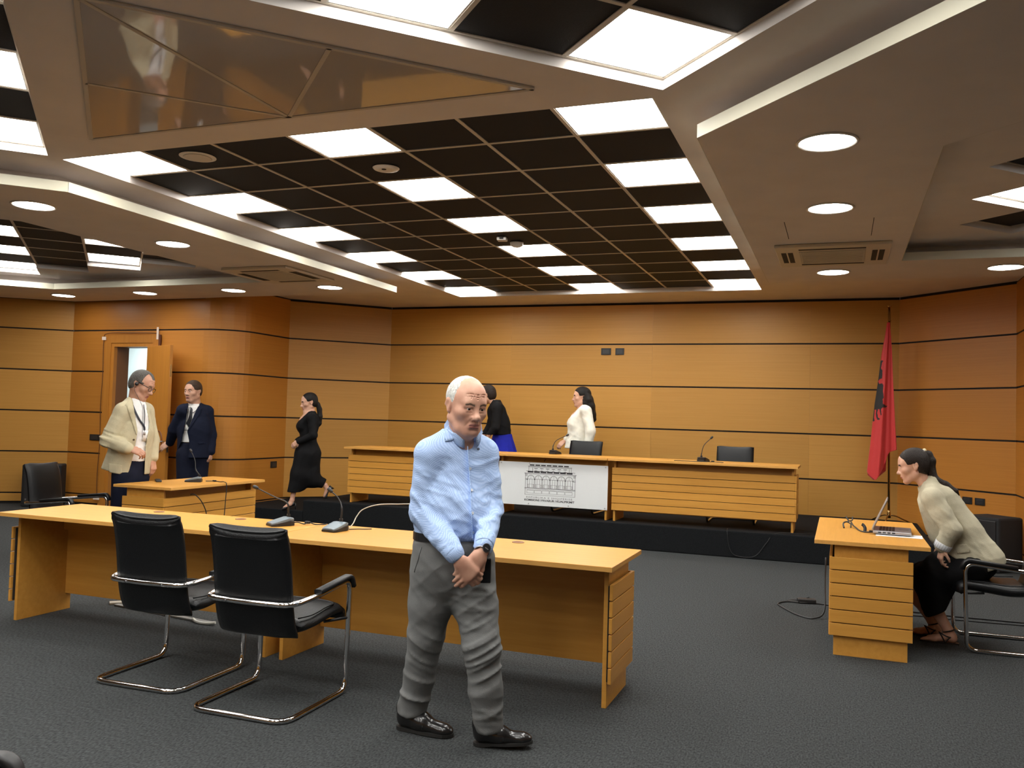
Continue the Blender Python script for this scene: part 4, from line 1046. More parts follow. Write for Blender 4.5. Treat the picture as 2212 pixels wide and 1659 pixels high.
def head(F, H, female=False, age=0.0, jaw=1.0, lids=0.4, ears=(1, 1)):
    """skull, face and neck stump in head coordinates (origin between the ears, y forward)"""
    E = H.ell; K = H.cap; s = H.s; P = lambda pr, k=0.02: F.put(pr, k * s); X = lambda pr, k=0.008: F.put(pr, k * s, True)
    P(E((0, -0.014, 0.034), (0.075, 0.097, 0.088))); P(E((0, 0.022, 0.030), (0.066, 0.070, 0.075)), 0.03)
    jw = jaw
    P(E((0, 0.026, -0.034), (0.060 * jw, 0.066, 0.074)), 0.03)
    for q in (-1, 1):
        P(K((q * 0.054 * jw, -0.012, -0.058), (q * 0.020 * jw, 0.066, -0.102), 0.017, 0.014), 0.03)
        P(E((q * 0.043, 0.055, -0.022), (0.024, 0.024, 0.020)), 0.025)
    P(E((0, 0.070, -0.103), (0.023 * (0.85 if female else 1.05), 0.020, 0.017)), 0.025)
    P(K((-0.036, 0.0755, 0.024), (0.036, 0.0755, 0.024), 0.0125), 0.022)
    P(E((0, 0.074, -0.060), (0.031, 0.022, 0.030)), 0.02)
    for q in (-1, 1):
        X(E((q * 0.031, 0.101, 0.003), (0.018, 0.022, 0.013)), 0.014)
        P(E((q * 0.031, 0.0735, 0.0025), (0.0165, 0.0135, 0.0125)), 0.006)
        P(E((q * 0.031, 0.0760, 0.0105 - 0.0022 * lids), (0.0172, 0.0152, 0.0082)), 0.004); P(E((q * 0.031, 0.0755, -0.0078), (0.0165, 0.0140, 0.0066)), 0.004)
    nw = 0.85 if female else 1.1
    P(K((0, 0.086, 0.014), (0, 0.106, -0.030), 0.0085 * nw, 0.0115 * nw, (1, 0, 0), 1.1), 0.014)
    P(E((0, 0.110, -0.034), (0.0125 * nw, 0.0125, 0.0115)), 0.012)
    for q in (-1, 1):
        P(E((q * 0.0135 * nw, 0.097, -0.038), (0.0085, 0.011, 0.0085)), 0.008); X(E((q * 0.007, 0.105, -0.048), (0.004, 0.006, 0.004)), 0.004)
    # lips and mouth line
    P(K((-0.019, 0.090, -0.066), (0.0, 0.0965, -0.0635), 0.0050, 0.0062), 0.008); P(K((0.019, 0.090, -0.066), (0.0, 0.0965, -0.0635), 0.0050, 0.0062), 0.008)
    P(K((-0.015, 0.0905, -0.0755), (0.015, 0.0905, -0.0755), 0.0062), 0.009)
    X(K((-0.023, 0.0925, -0.0700), (0.0, 0.1015, -0.0698), 0.0022), 0.004); X(K((0.023, 0.0925, -0.0700), (0.0, 0.1015, -0.0698), 0.0022), 0.004)
    X(K((-0.013, 0.097, -0.088), (0.013, 0.097, -0.088), 0.005), 0.012)
    if age:
        for q in (-1, 1):
            X(K((q * 0.020, 0.101, -0.038), (q * 0.036, 0.080, -0.076), 0.0028 * age), 0.007); pass
            X(K((q * 0.018, 0.088, -0.0135), (q * 0.043, 0.077, -0.016), 0.0026 * age), 0.006); P(K((q * 0.020, 0.083, -0.010), (q * 0.040, 0.076, -0.010), 0.0050), 0.006)
            P(K((q * 0.016, 0.087, 0.0125), (q * 0.046, 0.074, 0.0095), 0.0062), 0.007)
            P(E((q * 0.040, 0.040, -0.092), (0.020, 0.022, 0.018)), 0.02)
        for z_, yy in ((0.044, 0.0912), (0.053, 0.0902), (0.062, 0.0872)):
            q4 = [(-0.044, yy - 0.0185, z_ - 0.002), (-0.028, yy - 0.0068, z_ + 0.001), (0, yy, z_ - 0.001), (0.028, yy - 0.0068, z_ + 0.001), (0.044, yy - 0.0185, z_ - 0.002)]
            for a_, b_ in zip(q4, q4[1:]): X(K(a_, b_, 0.0017), 0.004)
        pass
    for q in (-1, 1):
        if not ears[0 if q < 0 else 1]: continue
        P(H.ell((q * 0.077, -0.014, 0.000), (0.0075, 0.019, 0.031)), 0.008); P(K((q * 0.080, -0.026, 0.018), (q * 0.083, -0.030, -0.004), 0.0075, 0.006), 0.008)
        P(E((q * 0.077, -0.008, -0.028), (0.006, 0.009, 0.009)), 0.006); X(E((q * 0.088, -0.010, 0.000), (0.008, 0.010, 0.017)), 0.005)
def head_mats(H, brow_z=0.0205, thick=0.0058, hair=None):
    def cls(x, y, z):
        u, v, w = H.loc(x, y, z); out = np.zeros(len(x)); au = np.abs(u)
        out[(v > 0.083) & (au < 0.023) & (w > -0.0815) & (w < -0.0590 - au * 0.12)] = 1
        out[(v > 0.05) & (au > 0.012) & (au < 0.050) & (np.abs(w - (brow_z + 0.004 - np.abs(au - 0.033) * 0.28)) < thick)] = 2
        return out
    return cls
def eyes(H, parent, look=(0, 1, -0.15)):
    for q in (-1, 1):
        bm = bmesh.new(); bmesh.ops.create_uvsphere(bm, u_segments=20, v_segments=14, radius=0.0128 * H.s)
        l = Vector(H.R @ np.array(look)).normalized()
        for f in bm.faces:
            f.smooth = True; f.material_index = 1 if f.calc_center_median().normalized().dot(l) > 0.885 else 0
        o = bm_obj('eye', bm, [EYEW, IRIS], parent, loc=tuple(H.p((q * 0.031, 0.0772, 0.0015)))); o.data.polygons.foreach_set('use_smooth', [True] * len(o.data.polygons))
def hand(F, wrist, fdir, back, s=1.0, thumb=1, curl=(0.35, 0.4, 0.45, 0.5), tcurl=0.3, spread=0.0, k=0.006):
    """fdir = towards the fingers, back = out of the back of the hand, thumb = +1 / -1 side"""
    H = Frame(wrist, fdir, back, s); tips = []; K = H.cap; P = lambda pr, kk: F.put(pr, kk * s)
    fy = (0.027, 0.009, -0.009, -0.026); ln_ = ((0.040, 0.025, 0.020), (0.044, 0.028, 0.021), (0.041, 0.026, 0.020), (0.032, 0.020, 0.018)); rr = (0.0094, 0.0096, 0.0092, 0.0082)
    P(K((0, -0.01, 0), (0, 0.02, 0), 0.024, 0.024, (0, 0, 1), 1.35), 0.01)
    for i in range(4):
        x = fy[i] * thumb; P(K((x * 0.6, 0.012, 0), (x, 0.088 - abs(i - 1.2) * 0.004, 0.002), 0.0145, 0.0118, (0, 0, 1), 1.1), 0.012)
        p = np.array((x, 0.088 - abs(i - 1.2) * 0.004, 0.002)); a = 0.0; sp = spread * fy[i] * thumb * 12
        for j, L in enumerate(ln_[i]):
            a += curl[i] * (0.8, 1.2, 0.8)[j]
            q = p + np.array((math.sin(sp) * L, math.cos(a) * L, -math.sin(a) * L)); P(K(p, q, rr[i] * (1 - 0.09 * j), rr[i] * (0.93 - 0.09 * j)), 0.004); p = q
        tips.append(H.p(p))
    t0 = np.array((0.020 * thumb, 0.018, -0.006)); t1 = t0 + np.array((0.024 * thumb, 0.030, -0.010)); t2 = t1 + np.array(((0.014 - 0.02 * tcurl) * thumb, 0.026, -0.014 * (1 + tcurl))); t3 = t2 + np.array(((0.004 - 0.018 * tcurl) * thumb, 0.022, -0.010 * (1 + tcurl)))
    P(K(t0, t1, 0.0165, 0.0125), 0.012); P(K(t1, t2, 0.0115, 0.0105), 0.005); P(K(t2, t3, 0.0105, 0.0085), 0.004)
    return H
def wrinkle(seed, amp, lam, dirs, ridge=False):
    """cloth folds: a few sine waves along the given directions with wandering phase"""
    rg = random.Random(seed); W = []
    for d in dirs:
        d = Vector(d).normalized()
        for _ in range(2):
            w = PI / (lam * rg.uniform(0.75, 1.4)); e = Vector((rg.uniform(-1, 1), rg.uniform(-1, 1), rg.uniform(-1, 1))) * 9
            W.append((d * w, rg.uniform(0, 6.3), e, rg.uniform(0, 6.3)))
    def fn(X, Y, Z):
        s = 0
        for k, ph, e, p2 in W:
            m = np.sin(X * e[0] + Y * e[1] + Z * e[2] + p2)
            v = np.sin(X * k[0] + Y * k[1] + Z * k[2] + ph + 1.3 * m)
            s = s - (2.2 * (1 - np.abs(v)) ** 2.5 - 0.5 if ridge else -v) * (0.5 + 0.5 * m)
        return s * amp / len(W)
    return fn
def gate(fn, c, r):
    c = np.array(c, float)
    def g(X, Y, Z):
        d2 = ((X - c[0]) ** 2 + (Y - c[1]) ** 2 + (Z - c[2]) ** 2) / (r * r); return fn(X, Y, Z) * np.exp(-d2)
    return g, c - 2 * r, c + 2 * r
def cloth(name, col, col2=None, check=0.0, rough=0.85, bump=0.15, bscale=400, sheen=0.0):
    """woven cloth; with check > 0 a fine woven check of two colours at that pitch (metres)"""
    m = mat(name, col, rough, var=0.0 if check else 0.10, vscale=14, bump=bump, bscale=bscale, sheen=sheen, spec=0.15)
    if check:
        nt = m.node_tree; b = nt.nodes['Principled BSDF']; tc = nt.nodes.new('ShaderNodeTexCoord'); ck = nt.nodes.new('ShaderNodeTexChecker')
        ck.inputs['Scale'].default_value = 1 / check; ck.inputs['Color1'].default_value = (*col, 1); ck.inputs['Color2'].default_value = (*col2, 1)
        nt.links.new(tc.outputs['Object'], ck.inputs['Vector']); nt.links.new(ck.outputs['Color'], b.inputs['Base Color'])
    return m
def project(bvhs, x, z, y0=-1.5, d=(0, 1, 0)):
    best = None
    for b in bvhs:
        r = b.ray_cast(Vector((x, y0, z)), Vector(d))
        if r[0] is not None and (best is None or r[3] < best[1]): best = (r[0], r[3], r[1])
    return best
def patch(name, outline, bvhs, m, parent, off=0.004, thick=0.003, cuts=4, side=None):
    """a flat piece of cloth or card laid onto the clothed figure: outline (x, z) as seen from the front, projected along y"""
    bm = bmesh.new(); vs = [bm.verts.new((p[0], 0, p[1])) for p in outline]; bm.faces.new(vs)
    bmesh.ops.triangulate(bm, faces=bm.faces[:])
    for _ in range(cuts):
        L = [e for e in bm.edges if e.calc_length() > 0.018]
        if not L: break
        bmesh.ops.subdivide_edges(bm, edges=L, cuts=1, use_grid_fill=False); bmesh.ops.triangulate(bm, faces=[f for f in bm.faces if len(f.verts) > 3])
    last = None
    for v in bm.verts:
        r = project(bvhs, v.co.x, v.co.z)
        if r: v.co.y = r[0].y - off; last = v.co.y
        else: v.co.y = 99
    good = [v.co.y for v in bm.verts if v.co.y < 50]; fb = max(good) if good else 0
    for v in bm.verts:
        if v.co.y > 50:
            nb = [e.other_vert(v).co.y for e in v.link_edges if e.other_vert(v).co.y < 50]; v.co.y = sum(nb) / len(nb) if nb else fb
    for _ in range(2): bmesh.ops.smooth_vert(bm, verts=bm.verts[:], factor=0.4, use_axis_y=True, use_axis_x=False, use_axis_z=False)
    bmesh.ops.recalc_face_normals(bm, faces=bm.faces[:])
    if sum(f.normal.y for f in bm.faces) > 0: bmesh.ops.reverse_faces(bm, faces=bm.faces[:])
    o = bm_obj(name, bm, m, parent, True, recalc=False); so = o.modifiers.new('t', 'SOLIDIFY'); so.thickness = thick; so.offset = 1
    return o
def ribbon(name, pts, w, bvhs, m, parent, off=0.006, th=0.0015):
    """a strap laid over the figure along (x, z) points"""
    P = []
    for p in spline([(q[0], 0, q[1]) for q in pts], 6):
        r = project(bvhs, p.x, p.z); P.append(Vector((p.x, (r[0].y if r else (P[-1].y + off if P else 0)) - off, p.z)))
    for _ in range(3):
        P = [P[0]] + [Vector((b.x, (a.y + 2 * b.y + c.y) / 4, b.z)) for a, b, c in zip(P, P[1:], P[2:])] + [P[-1]]
    bm = bmesh.new(); sweep(bm, P, 1, prof=[(-w / 2, -th), (w / 2, -th), (w / 2, th), (-w / 2, th)] if False else [(-th, -w / 2), (th, -w / 2), (th, w / 2), (-th, w / 2)])
    return bm_obj(name, bm, m, parent)
def button(parent, bvhs, x, z, r, m, name='button'):
    h_ = project(bvhs, x, z)
    if not h_: return
    bm = bmesh.new(); cyl(bm, (0, 0), r, 0, 0.003, 12)
    o = bm_obj(name, bm, m, parent, loc=tuple(h_[0] + h_[2] * 0.0005)); o.rotation_mode = 'QUATERNION'; o.rotation_quaternion = h_[2].to_track_quat('Z', 'Y'); return o
def collar(name, c, fwd, up, r, hs, drop, m, parent, gap=0.25, sx=1.0, flare=0.030, th=0.003):
    """shirt collar: stand of radius r and height hs, leaf folded down by drop, points at the front"""
    Hf = Frame(c, fwd, up); bm = bmesh.new(); n = 28; rows = []
    for i in range(n + 1):
        a = gap + (2 * PI - 2 * gap) * i / n; ca, sa = math.sin(a) * sx, math.cos(a)
        fr = max(0.0, math.cos(a)); d = drop * (1.0 + 0.75 * fr ** 3); fl_ = flare * (0.8 + 0.7 * fr ** 3)
        ring = [(r * 0.98, 0.0), (r, hs), (r + 0.004, hs + 0.003), (r + 0.009, hs - 0.002), (r + fl_ * 0.55, hs - d * 0.5), (r + fl_, hs - d)]
        rows.append([bm.verts.new(Hf.p((ca * q[0], sa * q[0], q[1] - 0.018 * fr))) for q in ring])
    for a, b in zip(rows, rows[1:]):
        for j in range(5): f = bm.faces.new((a[j], b[j], b[j + 1], a[j + 1])); f.smooth = True
    o = bm_obj(name, bm, m, parent); so = o.modifiers.new('t', 'SOLIDIFY'); so.thickness = th; so.offset = 0
    return o
def shoe(parent, heel, toe, s=1.0, m=None, name='shoe', up=0.0, high=0.0):
    """heel and toe points on the sole"""
    h_ = Vector(heel); t_ = Vector(toe); d = (t_ - h_); L = d.length; H = Frame(h_, d, (0, 0, 1), L / 0.29)
    hb = h_ + d * 0; lo = [min(h_[i], t_[i]) - 0.09 for i in range(3)]; hi = [max(h_[i], t_[i]) + 0.09 for i in range(3)]; hi[2] += 0.12
    F = Field(axis(lo[0], hi[0], 0.006), axis(lo[1], hi[1], 0.006), axis(lo[2] + 0.06, hi[2], 0.006)); K = H.cap; E = H.ell
    F.put(K((0, 0.045, 0.050), (0, 0.13, 0.045), 0.036, 0.042, (0, 0, 1), 1.0), 0.02); F.put(K((0, 0.13, 0.040), (0.0, 0.235, 0.030), 0.042, 0.034, (0, 0, 1), 1.25), 0.03); F.put(E((0, 0.24, 0.026), (0.036, 0.048, 0.022)), 0.02)
    F.put(K((0, 0.045, 0.06), (0, 0.035, 0.10), 0.034, 0.037), 0.03); F.put(K((0, 0.07, 0.075), (0, 0.13, 0.055), 0.036, 0.032), 0.03)
    F.clip(lambda X, Y, Z: -(H.loc(X, Y, Z)[2] - 0.012) * H.s)
    up_ = F.mesh(name, [m or SHOE], parent)
    bm = bmesh.new(); n = 26; out = []
    for i in range(n):
        a = 2 * PI * i / n; y = 0.145 - 0.145 * math.cos(a); w = 0.037 + 0.011 * math.sin(PI * min(1, max(0, (y - 0.08) / 0.2))); w *= min(1, math.sin(a) * 1.6 if math.sin(a) > 0 else -math.sin(a) * 1.6) if abs(math.sin(a)) < 0.62 else 1
        out.append((w * (1 if math.sin(a) > 0 else -1), y))
    a_ = [bm.verts.new(H.p((x, y, 0.004 if y > 0.09 else 0.0))) for x, y in out]; b_ = [bm.verts.new(H.p((x, y, 0.017))) for x, y in out]
    bm.faces.new(a_[::-1]); bm.faces.new(b_)
    for i in range(n): bm.faces.new((a_[i], a_[(i + 1) % n], b_[(i + 1) % n], b_[i]))
    bm_obj('sole', bm, mat('sole_black', (0.015, 0.014, 0.013), 0.6), up_)
    return up_, H
SHOE = mat('shoe_leather', (0.012, 0.011, 0.011), 0.25, coat=0.4)
def nrm(v): v = np.array(v, float); return v / np.linalg.norm(v)
def lerp(a, b, t): return tuple(np.array(a, float) * (1 - t) + np.array(b, float) * t)

# ------------------------------------------------------------------ 1: the man in the blue shirt
def person_main():
    R = empty('person', (-1.667, 3.794, 0), math.radians(23.72), 'man with white hair in light blue checked shirt and grey trousers, hands clasped, mid-stride', 'person')
    fw = nrm((0.46, -0.89, 0)); sd = np.array((-fw[1], fw[0], 0))       # facing, and his left (image right, further)
    sR, sL = (-0.160, -0.075, 1.322), (0.088, 0.060, 1.328); eR, eL = (-0.188, -0.075, 1.060), (0.132, 0.005, 1.075)
    wR, wL = (-0.030, -0.275, 0.895), (0.098, -0.235, 0.930)
    hR, hL = (-0.135, 0.020, 0.82), (0.055, -0.010, 0.82); kR, kL = (-0.155, 0.010, 0.47), (0.105, -0.120, 0.45); aR, aL = (-0.205, 0.095, 0.09), (0.150, -0.110, 0.09)
    H = Frame((0.000, -0.065, 1.555), (0.46, -0.87, -0.20), (0.03, 0, 1), 1.09)
    F = Field(axis(-0.34, 0.28, 0.012, [(-0.125, 0.17, 0.0034)]), axis(-0.42, 0.20, 0.012, [(-0.385, 0.06, 0.0036)]), axis(0.02, 1.74, 0.014, [(0.745, 0.965, 0.0036), (1.40, 1.73, 0.0034)]))
    head(F, H, age=0.9, jaw=1.10)
    F.put(cap((-0.030, 0.000, 1.38), H.p((0, -0.022, -0.05)), 0.064, 0.058), 0.03); F.put(cap((-0.01, -0.05, 1.39), H.p((0, 0.04, -0.09)), 0.035, 0.035), 0.04)
    for p in (cap((-0.04, 0, 0.95), (-0.04, 0.02, 1.3), 0.12, 0.11), cap(sR, sL, 0.045), cap((-0.04, 0, 0.85), (-0.04, 0, 0.95), 0.12)): F.put(p, 0.05)
    for s_, e_, w_ in ((sR, eR, wR), (sL, eL, wL)):
        for p in chain([s_, e_, w_], [0.040, 0.034, 0.026]): F.put(p, 0.02)
    for h_, k_, a_ in ((hR, kR, aR), (hL, kL, aL)):
        for p in chain([h_, k_, a_], [0.07, 0.05, 0.035]): F.put(p, 0.03)
        F.put(cap(a_, (a_[0] + 0.05, a_[1] - 0.02, 0.055), 0.025, 0.02), 0.02)
    # clasped hands: his left over his right
    h1 = hand(F, (0.086, -0.268, 0.898), (-0.62, -0.10, -0.80), (0.10, -0.98, 0.02), 1.12, -1, (0.34, 0.36, 0.38, 0.42), 0.7)
    hand(F, (-0.010, -0.285, 0.872), (0.62, 0.05, -0.72), (-0.10, -0.96, -0.10), 1.08, 1, (0.62, 0.65, 0.68, 0.7), 0.4)
    b = F.mesh('body', [SK_M, LIPM, BROWG], R, head_mats(H, 0.019, 0.0042), 1)
    eyes(H, R, (0.05, 1, -0.22))
    # hair: white, short, receding
    G = Field(axis(-0.14, 0.14, 0.005), axis(-0.22, 0.10, 0.005), axis(1.46, 1.73, 0.005))
    G.put(H.ell((0, -0.016, 0.035), (0.0815, 0.102, 0.0905)), 0.001)
    u = lambda X, Y, Z: H.loc(X, Y, Z)
    def keep(X, Y, Z):
        a, y, z = u(X, Y, Z); line = 0.034 - 0.4 * np.maximum(0, z - 0.05)
        top = y - 0.012
        d = np.where(np.abs(a) > 0.052, np.minimum(y - line, y - 0.045), top)
        return np.maximum(d, -(z + 0.028 + 0.35 * np.maximum(0, -y - 0.02)) + 0.0) * H.s
    G.clip(keep); rg = np.random.RandomState(3); G.F += rg.normal(0, 0.0006, G.F.shape).astype(f32)
    G.mesh('hair', [H_WHITE], R, None, 1)
    # shirt
    SH = cloth('shirt_blue_check', (0.50, 0.64, 0.90), (0.30, 0.43, 0.72), 0.0045)
    F = Field(axis(-0.32, 0.27, 0.0065), axis(-0.36, 0.24, 0.0065), axis(0.84, 1.44, 0.0065))
    c0 = np.array((-0.045, 0.0, 0))
    F.put(cap(c0 + (0, 0, 0.955), c0 + (0, 0, 1.10), 0.188, 0.190, fw, 1.32), 0.02); F.put(cap(c0 + (0, 0, 1.10), c0 + (0.005, 0.015, 1.25), 0.190, 0.160, fw, 1.30), 0.05)
    F.put(ell(c0 + fw * 0.055 + (0, 0, 1.03), (0.165, 0.135, 0.13)), 0.06); F.put(ell(c0 + (0.0, 0.075, 1.27), (0.15, 0.085, 0.12)), 0.06)
    F.put(cap(sR, sL, 0.066), 0.06); F.put(cap((-0.032, 0.025, 1.425), sR, 0.056, 0.060), 0.05); F.put(cap((-0.032, 0.025, 1.425), sL, 0.056, 0.060), 0.05)
    for p in chain([sR, eR, lerp(eR, wR, 0.62), lerp(eR, wR, 0.98)], [0.074, 0.064, 0.056, 0.046]): F.put(p, 0.014)
    for p in chain([sL, eL, lerp(eL, wL, 0.62), lerp(eL, wL, 0.98)], [0.072, 0.060, 0.053, 0.045]): F.put(p, 0.014)
    F.warp(wrinkle(4, 0.011, 0.10, [(0.6, 0, 0.8), (-0.5, 0.2, 0.85), (0.2, 0, 1)], True), (-1, -1, 0.8), (1, 1, 1.30))
    for c, r, sd_, am in ((eR, 0.11, 5, 0.016), (lerp(eR, wR, 0.5), 0.09, 6, 0.012), (eL, 0.10, 7, 0.015), (lerp(eL, wL, 0.4), 0.08, 9, 0.012), ((-0.10, -0.12, 1.13), 0.12, 8, 0.014), ((-0.10, -0.1, 1.25), 0.09, 12, 0.010), ((0.03, -0.13, 0.99), 0.11, 10, 0.011)):
        g, lo, hi = gate(wrinkle(sd_, am * 1.35, 0.065, [(0.75, 0.1, 0.65), (0.4, -0.2, 0.9)], True), c, r); F.warp(g, lo, hi)
    F.clip(lambda X, Y, Z: np.maximum(0.925 - 0.01 * np.sin(X * 30) - Z, 0) - 1 + (Z < 0.925) * 1.0 if False else np.where((Z < 0.93) & (Y > -0.19) , 0.02 + 0 * X, -1.0 + 0 * X))
    sh = F.mesh('shirt', [SH], R, None, 1); B = [F.bvh]
    collar('collar', (-0.012, -0.022, 1.418), (0.45, -0.85, -0.25), (0.05, -0.42, 1), 0.072, 0.034, 0.036, SH, R, 0.36, 1.0, 0.014)
    BC = B + [BVHTree.FromObject(R.children[-1], bpy.context.evaluated_depsgraph_get())]
    patch('collar_leaf', [(-0.080, 1.500), (-0.101, 1.462), (-0.094, 1.383), (-0.066, 1.388), (-0.030, 1.405), (-0.052, 1.452), (-0.072, 1.488)], BC, SH, R, 0.006, 0.004, 3)
    patch('collar_leaf', [(0.072, 1.470), (0.082, 1.428), (0.060, 1.388), (0.032, 1.412), (0.052, 1.445)], BC, SH, R, 0.006, 0.004, 3)
    BTN = mat('button_pearl', (0.75, 0.76, 0.78), 0.3)
    lnx = [(0.020, 1.31), (0.032, 1.20), (0.040, 1.10), (0.047, 1.0), (0.050, 0.955)]
    ribbon('placket', [(0.012, 1.36)] + [(x - 0.004, z) for x, z in lnx] + [(0.050, 0.945)], 0.032, B, SH, R, 0.0015, 0.0018)
    for (x, z) in ((0.026, 1.262), (0.036, 1.165), (0.043, 1.065), (0.048, 0.975)): button(R, B, x, z, 0.0065, BTN)
    button(R, B, 0.062, 1.352, 0.006, mat('button_dark', (0.05, 0.06, 0.09), 0.4))
    for w_, e_, nm in ((wR, eR, 1), (wL, eL, 2)):
        d = Vector(w_) - Vector(e_); d.normalize(); p = Vector(w_)
        bm = bmesh.new(); sweep(bm, [p - d * 0.062, p - d * 0.058, p - d * 0.004, p + d * 0.002], [0.045, 0.0485, 0.0445, 0.0425], 20); bm_obj('cuff', bm, SH, R)
    # trousers
    TR = cloth('trousers_grey', (0.165, 0.168, 0.165), bscale=300)
    F = Field(axis(-0.34, 0.30, 0.0075), axis(-0.26, 0.24, 0.0075), axis(0.045, 0.985, 0.0075))
    F.put(cap(c0 + (0, 0, 0.80), c0 + (0, 0, 0.955), 0.192, 0.186, fw, 1.30), 0.02); F.put(ell(c0 + (0, 0.05, 0.82), (0.17, 0.13, 0.13)), 0.05); F.put(ell(c0 + fw * 0.06 + (0, 0, 0.86), (0.15, 0.10, 0.12)), 0.05)
    F.put(cap((-0.120, 0.010, 0.80), (-0.140, 0.0, 0.62), 0.112, 0.102), 0.05); F.put(cap((-0.140, 0.0, 0.62), kR, 0.102, 0.084), 0.03); F.put(cap(kR, (-0.185, 0.06, 0.25), 0.084, 0.074), 0.03); F.put(cap((-0.185, 0.06, 0.25), (-0.212, 0.088, 0.105), 0.074, 0.072), 0.02)
    F.put(cap((0.045, -0.010, 0.80), (0.075, -0.06, 0.62), 0.112, 0.100), 0.045); F.put(cap((0.075, -0.06, 0.62), kL, 0.100, 0.084), 0.03); F.put(cap(kL, (0.130, -0.120, 0.25), 0.084, 0.077), 0.03); F.put(cap((0.130, -0.12, 0.25), (0.150, -0.112, 0.100), 0.077, 0.068), 0.02)
    F.warp(wrinkle(14, 0.007, 0.14, [(0.7, 0, 0.7), (-0.6, 0, 0.8)], True), (-1, -1, 0.1), (1, 1, 0.9))
    for c, r, sd_, am, dd in (((0.12, -0.2, 0.43), 0.12, 3, 0.016, [(-0.45, 0, 0.9)]), ((0.06, -0.15, 0.67), 0.12, 5, 0.016, [(-0.55, 0.1, 0.8), (0.2, 0, 1)]), ((-0.2, 0.0, 0.18), 0.12, 6, 0.018, [(0.4, 0, 0.9)]), ((0.15, -0.15, 0.15), 0.10, 8, 0.018, [(-0.45, 0, 0.9), (0.2, 0, 1)]), ((-0.15, -0.05, 0.42), 0.12, 7, 0.010, [(0.5, 0, 0.9)])):
        g, lo, hi = gate(wrinkle(sd_, am * 1.1, 0.08, dd, True), c, r); F.warp(g, lo, hi)
    F.clip(lambda X, Y, Z: np.where(X < -0.06, 0.075 + 0.35 * np.maximum(0, -X - 0.235) + 0.10 * (X + 0.2), 0.068 + 0.1 * (X - 0.15)) - Z); F.clip(lambda X, Y, Z: Z - 0.965 + 0 * X)
    F.mesh('trousers', [TR], R, None, 1); BT = [F.bvh]
    bm = bmesh.new(); n = 40; rows = []
    for i in range(n):
        a = 2 * PI * i / n; ca, sa = math.cos(a), math.sin(a); p = c0[:2] + sd[:2] * ca * 0.190 + fw[:2] * sa * 0.150
        rows.append([bm.verts.new((p[0] * 1.0, p[1], 0.925)), bm.verts.new((p[0], p[1], 0.962))])
    for i in range(n): bm.faces.new((rows[i][0], rows[(i + 1) % n][0], rows[(i + 1) % n][1], rows[i][1]))
    o = bm_obj('belt', bm, BLACKP, R); so = o.modifiers.new('t', 'SOLIDIFY'); so.thickness = 0.006; so.offset = 0
    tube('pocket_seam', [tuple(project(BT, x, z)[0] - Vector((0, 0.001, 0))) for x, z in ((-0.185, 0.90), (-0.195, 0.86), (-0.205, 0.82), (-0.215, 0.78)) if project(BT, x, z)], 0.003, TR, R, 5)
    for hl_, to in (((-0.285, 0.115, 0.0), (-0.012, -0.01, 0.0)), ((0.080, -0.095, 0.0), (0.352, -0.135, 0.022))):
        s_, HS = shoe(R, hl_, to)
        bm = bmesh.new(); sweep(bm, [HS.p((0.038 * math.cos(a), 0.150, 0.028 + 0.045 * math.sin(a))) for a in [PI * k / 10 for k in range(11)]], 1, prof=[(-0.0015, -0.012), (0.0025, -0.012), (0.0025, 0.012), (-0.0015, 0.012)]); bm_obj('strap', bm, mat('strap_leather', (0.03, 0.03, 0.03), 0.3), s_)
    # wrist watch, ring
    d = (np.array((0.092, -0.262, 0.905)) - np.array(wL)); d = nrm(np.array(wL) - np.array(eL)); wc = np.array((0.090, -0.262, 0.906)); HW = Frame(wc, d, (0.45, -0.85, 0.25))
    bm = bmesh.new(); sweep(bm, [HW.p((0.032 * math.cos(a), 0, 0.026 * math.sin(a))) for a in [2 * PI * k / 24 for k in range(24)]], 1, closed=True, prof=[(-0.002, -0.009), (0.002, -0.009), (0.002, 0.009), (-0.002, 0.009)])
    wt = bm_obj('watch', bm, STEEL, R)
    HD = Frame(HW.p((0, 0, 0.029)), d, (0.45, -0.85, 0.25))
    bm = bmesh.new(); cyl(bm, (0, 0), 0.021, -0.004, 0.004, 24); cyl(bm, (0, 0), 0.0175, 0.004, 0.0055, 24, mi=1); o = bm_obj('dial', bm, [STEEL, mat('dial_dark', (0.02, 0.02, 0.022), 0.15)], wt, loc=tuple(HD.o)); o.rotation_mode = 'QUATERNION'; o.rotation_quaternion = Vector((0.45, -0.85, 0.25)).to_track_quat('Z', 'Y')
    rc = h1.p((0.009, 0.106, -0.004)); bm = bmesh.new(); HR = Frame(rc, h1.R @ np.array((0, 1, -0.35)), h1.R @ np.array((0, 0, 1)))
    sweep(bm, [HR.p((0.0125 * math.cos(a), 0, 0.0125 * math.sin(a))) for a in [2 * PI * k / 20 for k in range(20)]], 0.0022, 6, True); bm_obj('ring', bm, mat('gold', (0.75, 0.48, 0.16), 0.2, 1.0), R)
    # phone held behind the hands
    ph = empty('phone', tuple((Matrix.Rotation(math.radians(23.72), 3, 'Z') @ Vector((0.072, -0.225, 0.815))) + Vector((-1.667, 3.794, 0))), math.radians(23.72 + 6), 'black phone held in the clasped hands of the man in blue', 'phone')
    bx('case', -0.062, 0.062, -0.005, 0.005, -0.055, 0.055, BLACKP, ph, 0.004); bx('screen', -0.058, 0.058, -0.0058, -0.0045, -0.051, 0.051, mat('black_glass', (0.008, 0.008, 0.009), 0.08), ph, 0.001)
    return R
person_main()

